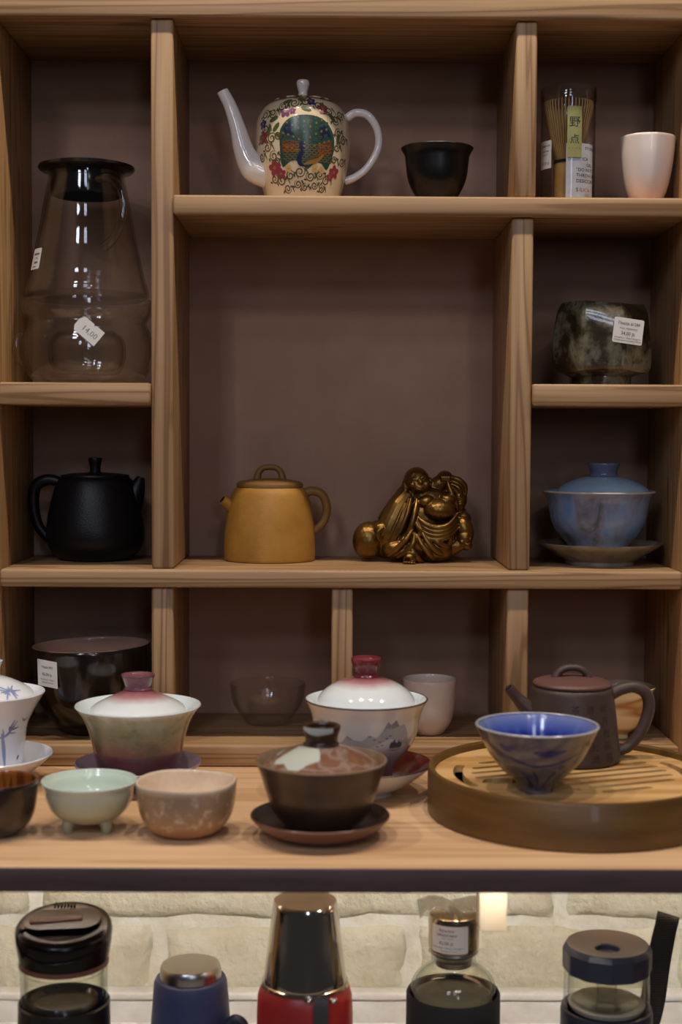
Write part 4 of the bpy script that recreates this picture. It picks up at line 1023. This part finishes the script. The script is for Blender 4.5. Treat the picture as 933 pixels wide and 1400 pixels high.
be = thing('blue_bowl', 'deep blue glazed tea bowl with slate outside at the front of the tray', 'bowl', (.3290, -.2095, TTZ))
bo = [(13.2, 0), (13.6, 3), (17, 7.6), (25.1, 14.6), (35.4, 26), (41.6, 37.2), (45.9, 46.2), (48.2, 51.4)]
pr, k = vessel(bo, 2.0, 7, n=5, foot=(11, 1.2))
bbx = finish('bowl', lathe_split(pr, k), [BEX.m, BIN.m], be)
finish('rim_line', lathe([(48.0, 51.0), (48.5, 52), (47.8, 52.7), (46.6, 52.7), (46.0, 52.0)], 72), CER('grey_rim', (178, 178, 186), rough=.2), bbx)
d = Decal(Wall(bo, 40., 4, .2))
for pts, w in (([(-30, 34), (-10, 27), (10, 29), (30, 36)], 1.8), ([(-8, 39), (4, 37.5), (16, 40)], 5), ([(-34, 43), (-28, 40), (-22, 42)], 5), ([(34, 44), (42, 40)], 4), ([(-14, 9), (-18, 17), (-22, 22)], 2.4), ([(-4, 7), (-5, 14), (-9, 22)], 2.6), ([(6, 7), (9, 15), (13, 22)], 2.6), ([(18, 10), (20, 16), (25, 22)], 2.2)):
    d.stroke(pts, w, 0, 5)
d.done('blue_brushwork', M('cobalt_wash', (34, 44, 100), .2), bbx)

# ================================================================ bottles on the ledge below
FZ1 = FZ+.0004
def bz(z): return (z-FZ1)*1000            # absolute metre height to mm above the ledge
# ---- tumbler with black flip lid
b1 = thing('flip_lid_tumbler', 'glass tumbler with a glossy black flip lid and black sleeve below the counter', 'bottle', (-.0463, -.190, FZ1))
h = bz
finish('glass', lathe([(0, 2), (33, 2), (34.6, 5), (34.6, h(-.353)), (31.6, h(-.353)), (31.6, 8), (0, 8)]), GLASSB, b1)
finish('sleeve', lathe([(34.8, 1), (37, 0), (36.8, h(-.3965)), (36.6, h(-.3800)), (35.6, h(-.3788)), (34.8, h(-.380))]), M('black_silicone', (20, 20, 20), .35, bump=.2, bscale=60, bst=(1, 1, .1)), b1)
finish('inner_base', lathe([(0, h(-.402)), (31.2, h(-.402)), (31.2, h(-.386)), (27, h(-.3772)), (24, h(-.381)), (0, h(-.383))]), M('dark_tea', (26, 21, 18), .15), b1)
SL = .17                                                  # the lid top slopes down towards the front
def slant(x, y, z, a):
    k = max(0, min(1, (z-h(-.338))/((-.315+.338)*1000)))
    return x, y, z+k*(SL*y)
zt = h(-.3155)
lb = finish('lid', lathe([(0, h(-.3455)), (35, h(-.3455)), (36.2, h(-.341)), (37.8, h(-.331)), (38.5, h(-.3225)), (38, h(-.319)), (36.4, h(-.3168)), (34, h(-.3160)), (30, h(-.3158)), (28, h(-.3166)), (0, zt-1)], shape=slant), BLACKP, b1)
finish('seal_ring', lathe([(35.0, h(-.3490)), (35.8, h(-.3490)), (35.8, h(-.3452)), (35.0, h(-.3452))]), M('brown_seal', (116, 74, 58), .4), b1)
def slab(name, pts, z0, z1, mat, parent, loc=(0, 0, 0), rx=0.):
    bm = bmesh.new(); n = len(pts)
    lo = [bm.verts.new((x*.001, y*.001, z0*.001)) for x, y in pts]; hi = [bm.verts.new((x*.001, y*.001, z1*.001)) for x, y in pts]
    for i in range(n): bm.faces.new((lo[i], lo[(i+1) % n], hi[(i+1) % n], hi[i]))
    bm.faces.new(lo[::-1]); top = bm.faces.new(hi)
    bmesh.ops.bevel(bm, geom=top.edges[:], offset=.0005, segments=2, affect='EDGES')
    o = finish(name, bm, mat, parent, loc); o.rotation_euler = (rx, 0, 0); return o
rx = math.atan(SL)
fl = slab('flip_cover', rot2(rrect(-31, -15, 29, 17, 12, 6), .1), -1, 2.2, BLACKP, lb, (0, 0, zt*.001), rx)
slab('brown_grip', rot2(rrect(-27, -4.2, 15, 4.2, 1.4), .16), 1.8, 3.0, M('brown_grip_rubber', (104, 62, 46), .55), fl)
finish('hinge', tube([(-31, -12, zt-2), (-32.5, -17, zt-9), (-26.5, -26.5, zt-19)], [3, 2.6, 2], 12), BLACKP, lb)
finish('rib', tube([(-27, -27, zt-17), (-8, -37, zt-21), (16, -35, zt-19), (34, -18, zt-12)], 1.2, 10), BLACKP, lb)
for k in range(7): finish('grip_ridge', tube([(-12+k*2.6, 25, zt+4.2), (-12+k*2.6, 31, zt+5.2)], .7, 8, n=1), BLACKP, lb)
# ---- blue flask
b2 = thing('blue_flask', 'matt navy blue flask with a brushed steel top below the counter', 'bottle', (.0495, -.130, FZ1))
NAVY = M('navy_coating', (56, 68, 106), .5, col2=(50, 61, 96), nscale=30)
finish('body', lathe([(0, 0), (36, 0), (36.4, 2), (36, h(-.45)), (33.5, h(-.4211)), (32.1, h(-.4021)), (30.8, h(-.3870)), (29.4, h(-.3838)), (27.5, h(-.3830)), (0, h(-.3832))]), NAVY, b2)
finish('cap', lathe([(25.9, h(-.385)), (26, h(-.3775)), (25.4, h(-.3738)), (24.4, h(-.3722)), (0, h(-.3717))]), M('spun_steel', (190, 186, 180), .28, 1, bump=.15, bscale=400), b2)
lp_ = finish('carry_loop', tube([(29, -10, h(-.424)), (38, -12, h(-.415)), (46, -13, h(-.420)), (49, -13, h(-.436)), (44, -12, h(-.452)), (33, -10, h(-.455))], 4, 12), M('dark_loop', (44, 50, 66), .5), b2)
finish('metal_ring', tube([(50, -14, h(-.433)), (55, -15, h(-.437)), (56, -15, h(-.446)), (50, -14, h(-.449))], 1.4, 8), STEEL, lp_)
# ---- red thermos
b3 = thing('red_thermos', 'red thermos flask with a mirror steel cup lid and leather strap', 'bottle', (.1468, -.160, FZ1))
REDM = M('red_enamel', (164, 42, 40), .4, col2=(154, 36, 35), nscale=20)
finish('body', lathe([(0, 0), (39, 0), (39.6, 2), (39.7, h(-.402)), (39, h(-.3865)), (36.8, h(-.3790)), (34.2, h(-.3755)), (0, h(-.3755))]), REDM, b3)
cu = finish('cup_lid', lathe([(33.2, h(-.375)), (34.4, h(-.3738)), (34.4, h(-.3712)), (33.8, h(-.3688)), (30.5, h(-.3410)), (27.0, h(-.3130)), (26.6, h(-.3085)), (25.6, h(-.3070)), (0, h(-.3064))]), STEEL, b3)
finish('collar', lathe([(35.6, h(-.3772)), (36.4, h(-.3760)), (35.8, h(-.3738)), (34.2, h(-.3730)), (34.2, h(-.377))]), STEEL, b3)
LEA = M('dark_leather', (58, 56, 54), .6, bump=.5, bscale=500)
def band(parent, name, pts, w, t, mat, ax=(1, 0, 0)):
    bm = bmesh.new(); A = Vector(ax).normalized(); rows = []
    P = cr(pts, 5)
    for i, p in enumerate(P):
        d = (Vector(P[min(i+1, len(P)-1)])-Vector(P[max(i-1, 0)])).normalized(); nrm = A.cross(d).normalized(); p = Vector(p)
        rows.append([bm.verts.new((p+A*s*w/2+nrm*q*t/2)*.001) for s, q in ((-1, -1), (1, -1), (1, 1), (-1, 1))])
    for a, b in zip(rows, rows[1:]):
        for k in range(4): bm.faces.new((a[k], a[(k+1) % 4], b[(k+1) % 4], b[k]))
    bm.faces.new(rows[0][::-1]); bm.faces.new(rows[-1])
    return finish(name, bm, mat, parent, angle=40)
sx_ = 13.5
st = band(b3, 'strap', [(sx_, -34.5, h(-.3750)), (sx_, -37.4, h(-.3790)), (sx_, -38.9, h(-.388)), (sx_, -39.2, h(-.41)), (sx_, -39.2, h(-.47)), (sx_, -39.2, h(-.50))], 11.5, 1.8, LEA)
finish('rivet', lathe([(4.6, 0), (4.2, 1.1), (2.4, 2), (0, 2.2)], 20), STEEL, st, (sx_*.001, -.0399, h(-.4035)*.001)).rotation_euler = (PI/2, 0, 0)
for x in (sx_-12, sx_+7.8): finish('strap_ring', tube([(x, -35.6, h(-.3765)), (x+2, -37.6, h(-.3775)), (x+4, -36.4, h(-.3755))], 2., 10), STEEL, st)
# ---- glass bottle in neoprene sleeve
b4 = thing('sleeved_bottle', 'clear glass bottle with steel cap, white label and black neoprene sleeve', 'bottle', (.2713, -.140, FZ1))
gp_ = [(36, 3), (36, h(-.393))]+cr([(36, h(-.391)), (35.4, h(-.3850)), (32.4, h(-.3785)), (26.4, h(-.3725)), (21, h(-.3690)), (19, h(-.3655)), (18.6, h(-.358))], 4)
finish('glass', lathe([(0, 2)]+gp_+[(r-2.6, z) for r, z in gp_[::-1]]+[(0, 5)]), GLASSB, b4)
finish('neck_ring', lathe([(18.9, h(-.3580)), (21.2, h(-.3560)), (20.8, h(-.3540)), (18.9, h(-.3535))]), STEELB, b4)
cp = finish('cap', lathe([(19.5, h(-.3540)), (20.8, h(-.3535)), (21.3, h(-.3500)), (21.4, h(-.3285)), (20.6, h(-.3250)), (19, h(-.3240)), (0, h(-.3236))]), M('warm_steel', (190, 176, 152), .2, 1), b4)
NEO = M('neoprene', (24, 24, 26), .8, bump=.6, bscale=900)
finish('sleeve', lathe([(37.2, 0), (39.4, 1), (39.6, h(-.42)), (39.4, h(-.3925)), (38.4, h(-.3905)), (37.2, h(-.3915))]), NEO, b4)
finish('tea_dark', lathe([(0, h(-.43)), (33, h(-.43)), (33, h(-.394)), (0, h(-.3945))]), M('dark_strainer', (40, 36, 32), .3), b4)
finish('strainer', lathe([(0, h(-.368)), (15, h(-.368)), (15.6, h(-.3635)), (0, h(-.3635))]), STEELB, b4)
cwl = Wall([(21.5, 0), (21.5, 400)], 21.5, 0, .06, turn=-.28)
d = Decal(cwl); hc = (h(-.3402)); d.patch(-16.6, hc-12, 16.6, hc+11, 1.4); lab = d.done('price_label', PAPER, cp)
d = Decal(Wall([(21.6, 0), (21.6, 400)], 21.5, 0, .1, turn=-.28))
for tx, x, z_, sz, mi in (('Бутылка', -2, 6.2, 3.2, 0), ('заварочная', -2, 2.6, 3.2, 0), ('0,4 л, стекло', -1, .2, 1.7, 1), ('42,00 р.', -2, -4.6, 4, 0), ('Импортер: г. Минск, Беларусь', -1, -8, 1.9, 1), ('Сделано в Китае', 0, -10.4, 1.7, 1)): d.text(tx, x, hc+z_, sz, mi)
d.done('print', [INK, INK2], lab)
FILM = thin_glass('cloudy_film', (222, 222, 218), (196, 196, 192), rough=.25, base=.22)
bm = bmesh.new(); g = []; rnd3 = random.Random(11)
for i in range(25):
    row = []
    for j in range(9):
        u, v = i/24*2-1, j/8
        x = u*30; y = -23+v*40
        z_ = h(-.3228)+3.5+6*math.sin(abs(u)*2.6)*(1-.3*v)-9*max(0, 1-abs(u)*5.5)*(1-v)-7*max(0, abs(u)-.7)*(1+1.5*(1-v))+rnd3.uniform(-.6, .6)
        row.append(bm.verts.new((x*.001, y*.001, z_*.001)))
    g.append(row)
for i in range(24):
    for j in range(8): bm.faces.new((g[i][j], g[i+1][j], g[i+1][j+1], g[i][j+1]))
fo = finish('plastic_film', bm, FILM, b4, angle=80); fo['label'] = 'crumpled clear film over the cap'
sm_ = fo.modifiers.new('thickness', 'SOLIDIFY'); sm_.thickness = .0004
# ---- navy lidded bottle with wrist strap
b5 = thing('navy_lid_bottle', 'glass infuser bottle with a grey-blue lid and black wrist strap', 'bottle', (.3947, -.170, FZ1))
NLID = M('slate_plastic', (36, 42, 58), .42)
NTOP = M('grey_plastic_top', (76, 71, 66), .4)
def fac(x, y, z, a):
    n = 12; sg = 2*PI/n; aa = (a+.12) % sg-sg/2
    r = math.hypot(x, y)
    k = min(1/math.cos(aa)*.968, 1.0) if r > 34.5 else 1
    return x*k, y*k, z
finish('glass', lathe([(0, 3), (33.6, 3), (35.2, 6), (35.2, h(-.3895)), (34.6, h(-.360)), (31.4, h(-.360)), (31.8, h(-.3895)), (31.8, 8), (0, 8)]), GLASSB, b5)
ll = finish('lid', lathe([(31, h(-.3612)), (35.4, h(-.3608)), (36.4, h(-.3590)), (36.6, h(-.3440)), (34.8, h(-.3405)), (33, h(-.3392)), (31, h(-.3400)), (22, h(-.3425)), (10.6, h(-.3432)), (9.8, h(-.3440)), (9.2, h(-.3475)), (0, h(-.3480))], 72, mi=[0, 0, 0, 0, 0, 1, 1, 1, 0, 0, 0], shape=fac), [NLID, NTOP], b5, angle=14)
finish('infuser_tube', lathe([(0, h(-.3930)), (8, h(-.3930)), (8.4, h(-.390)), (8.4, h(-.3615)), (7.4, h(-.3615)), (7.4, h(-.391)), (0, h(-.3915))], 40), GLASSB, b5)
finish('infuser_ring', lathe([(10, h(-.392)), (24, h(-.3890)), (27, h(-.3860)), (25, h(-.3845)), (20, h(-.3862)), (10, h(-.389))], 48), GLASSB, b5)
finish('infuser_base', lathe([(12, h(-.394)), (30, h(-.392)), (31.4, h(-.3885)), (30, h(-.3875)), (24, h(-.3895)), (12, h(-.3925))], 48), M('pale_grey_plastic', (170, 164, 156), .3), b5)
finish('sleeve', lathe([(35.3, 1), (37.2, 0), (37.4, h(-.396)), (36.8, h(-.3918)), (35.4, h(-.3912))]), NLID, b5)
WEB = NT('black_webbing')
wv1 = WEB.new('ShaderNodeTexWave', wave_type='BANDS', bands_direction='Z'); wv1.inputs['Scale'].default_value = 1; WEB.ln(WEB.mapped((0, 0, 170)), wv1.inputs['Vector'])
wv2 = WEB.new('ShaderNodeTexWave', wave_type='BANDS', bands_direction='X'); wv2.inputs['Scale'].default_value = 1; WEB.ln(WEB.mapped((190, 0, 0)), wv2.inputs['Vector'])
hh = WEB.math('MULTIPLY', wv1.outputs['Fac'], wv2.outputs['Fac'])
WEB.ln(WEB.mix(hh, (14, 14, 15), (44, 43, 43)), WEB.b.inputs['Base Color']); WEB.b.inputs['Roughness'].default_value = .75; WEB.bump(hh, .8, .0008)
band(b5, 'wrist_strap', [(35, 12, h(-.4150)), (42, 22, h(-.3980)), (47, 28, h(-.3720)), (52, 30, h(-.3500)), (56, 30, h(-.3320)), (57.5, 32, h(-.3272)), (58, 36, h(-.3290)), (56, 38, h(-.3450)), (52, 38, h(-.3700)), (46, 30, h(-.4000)), (37, 16, h(-.4180))], 18.5, 1.3, WEB.m, (.95, -.1, -.28))
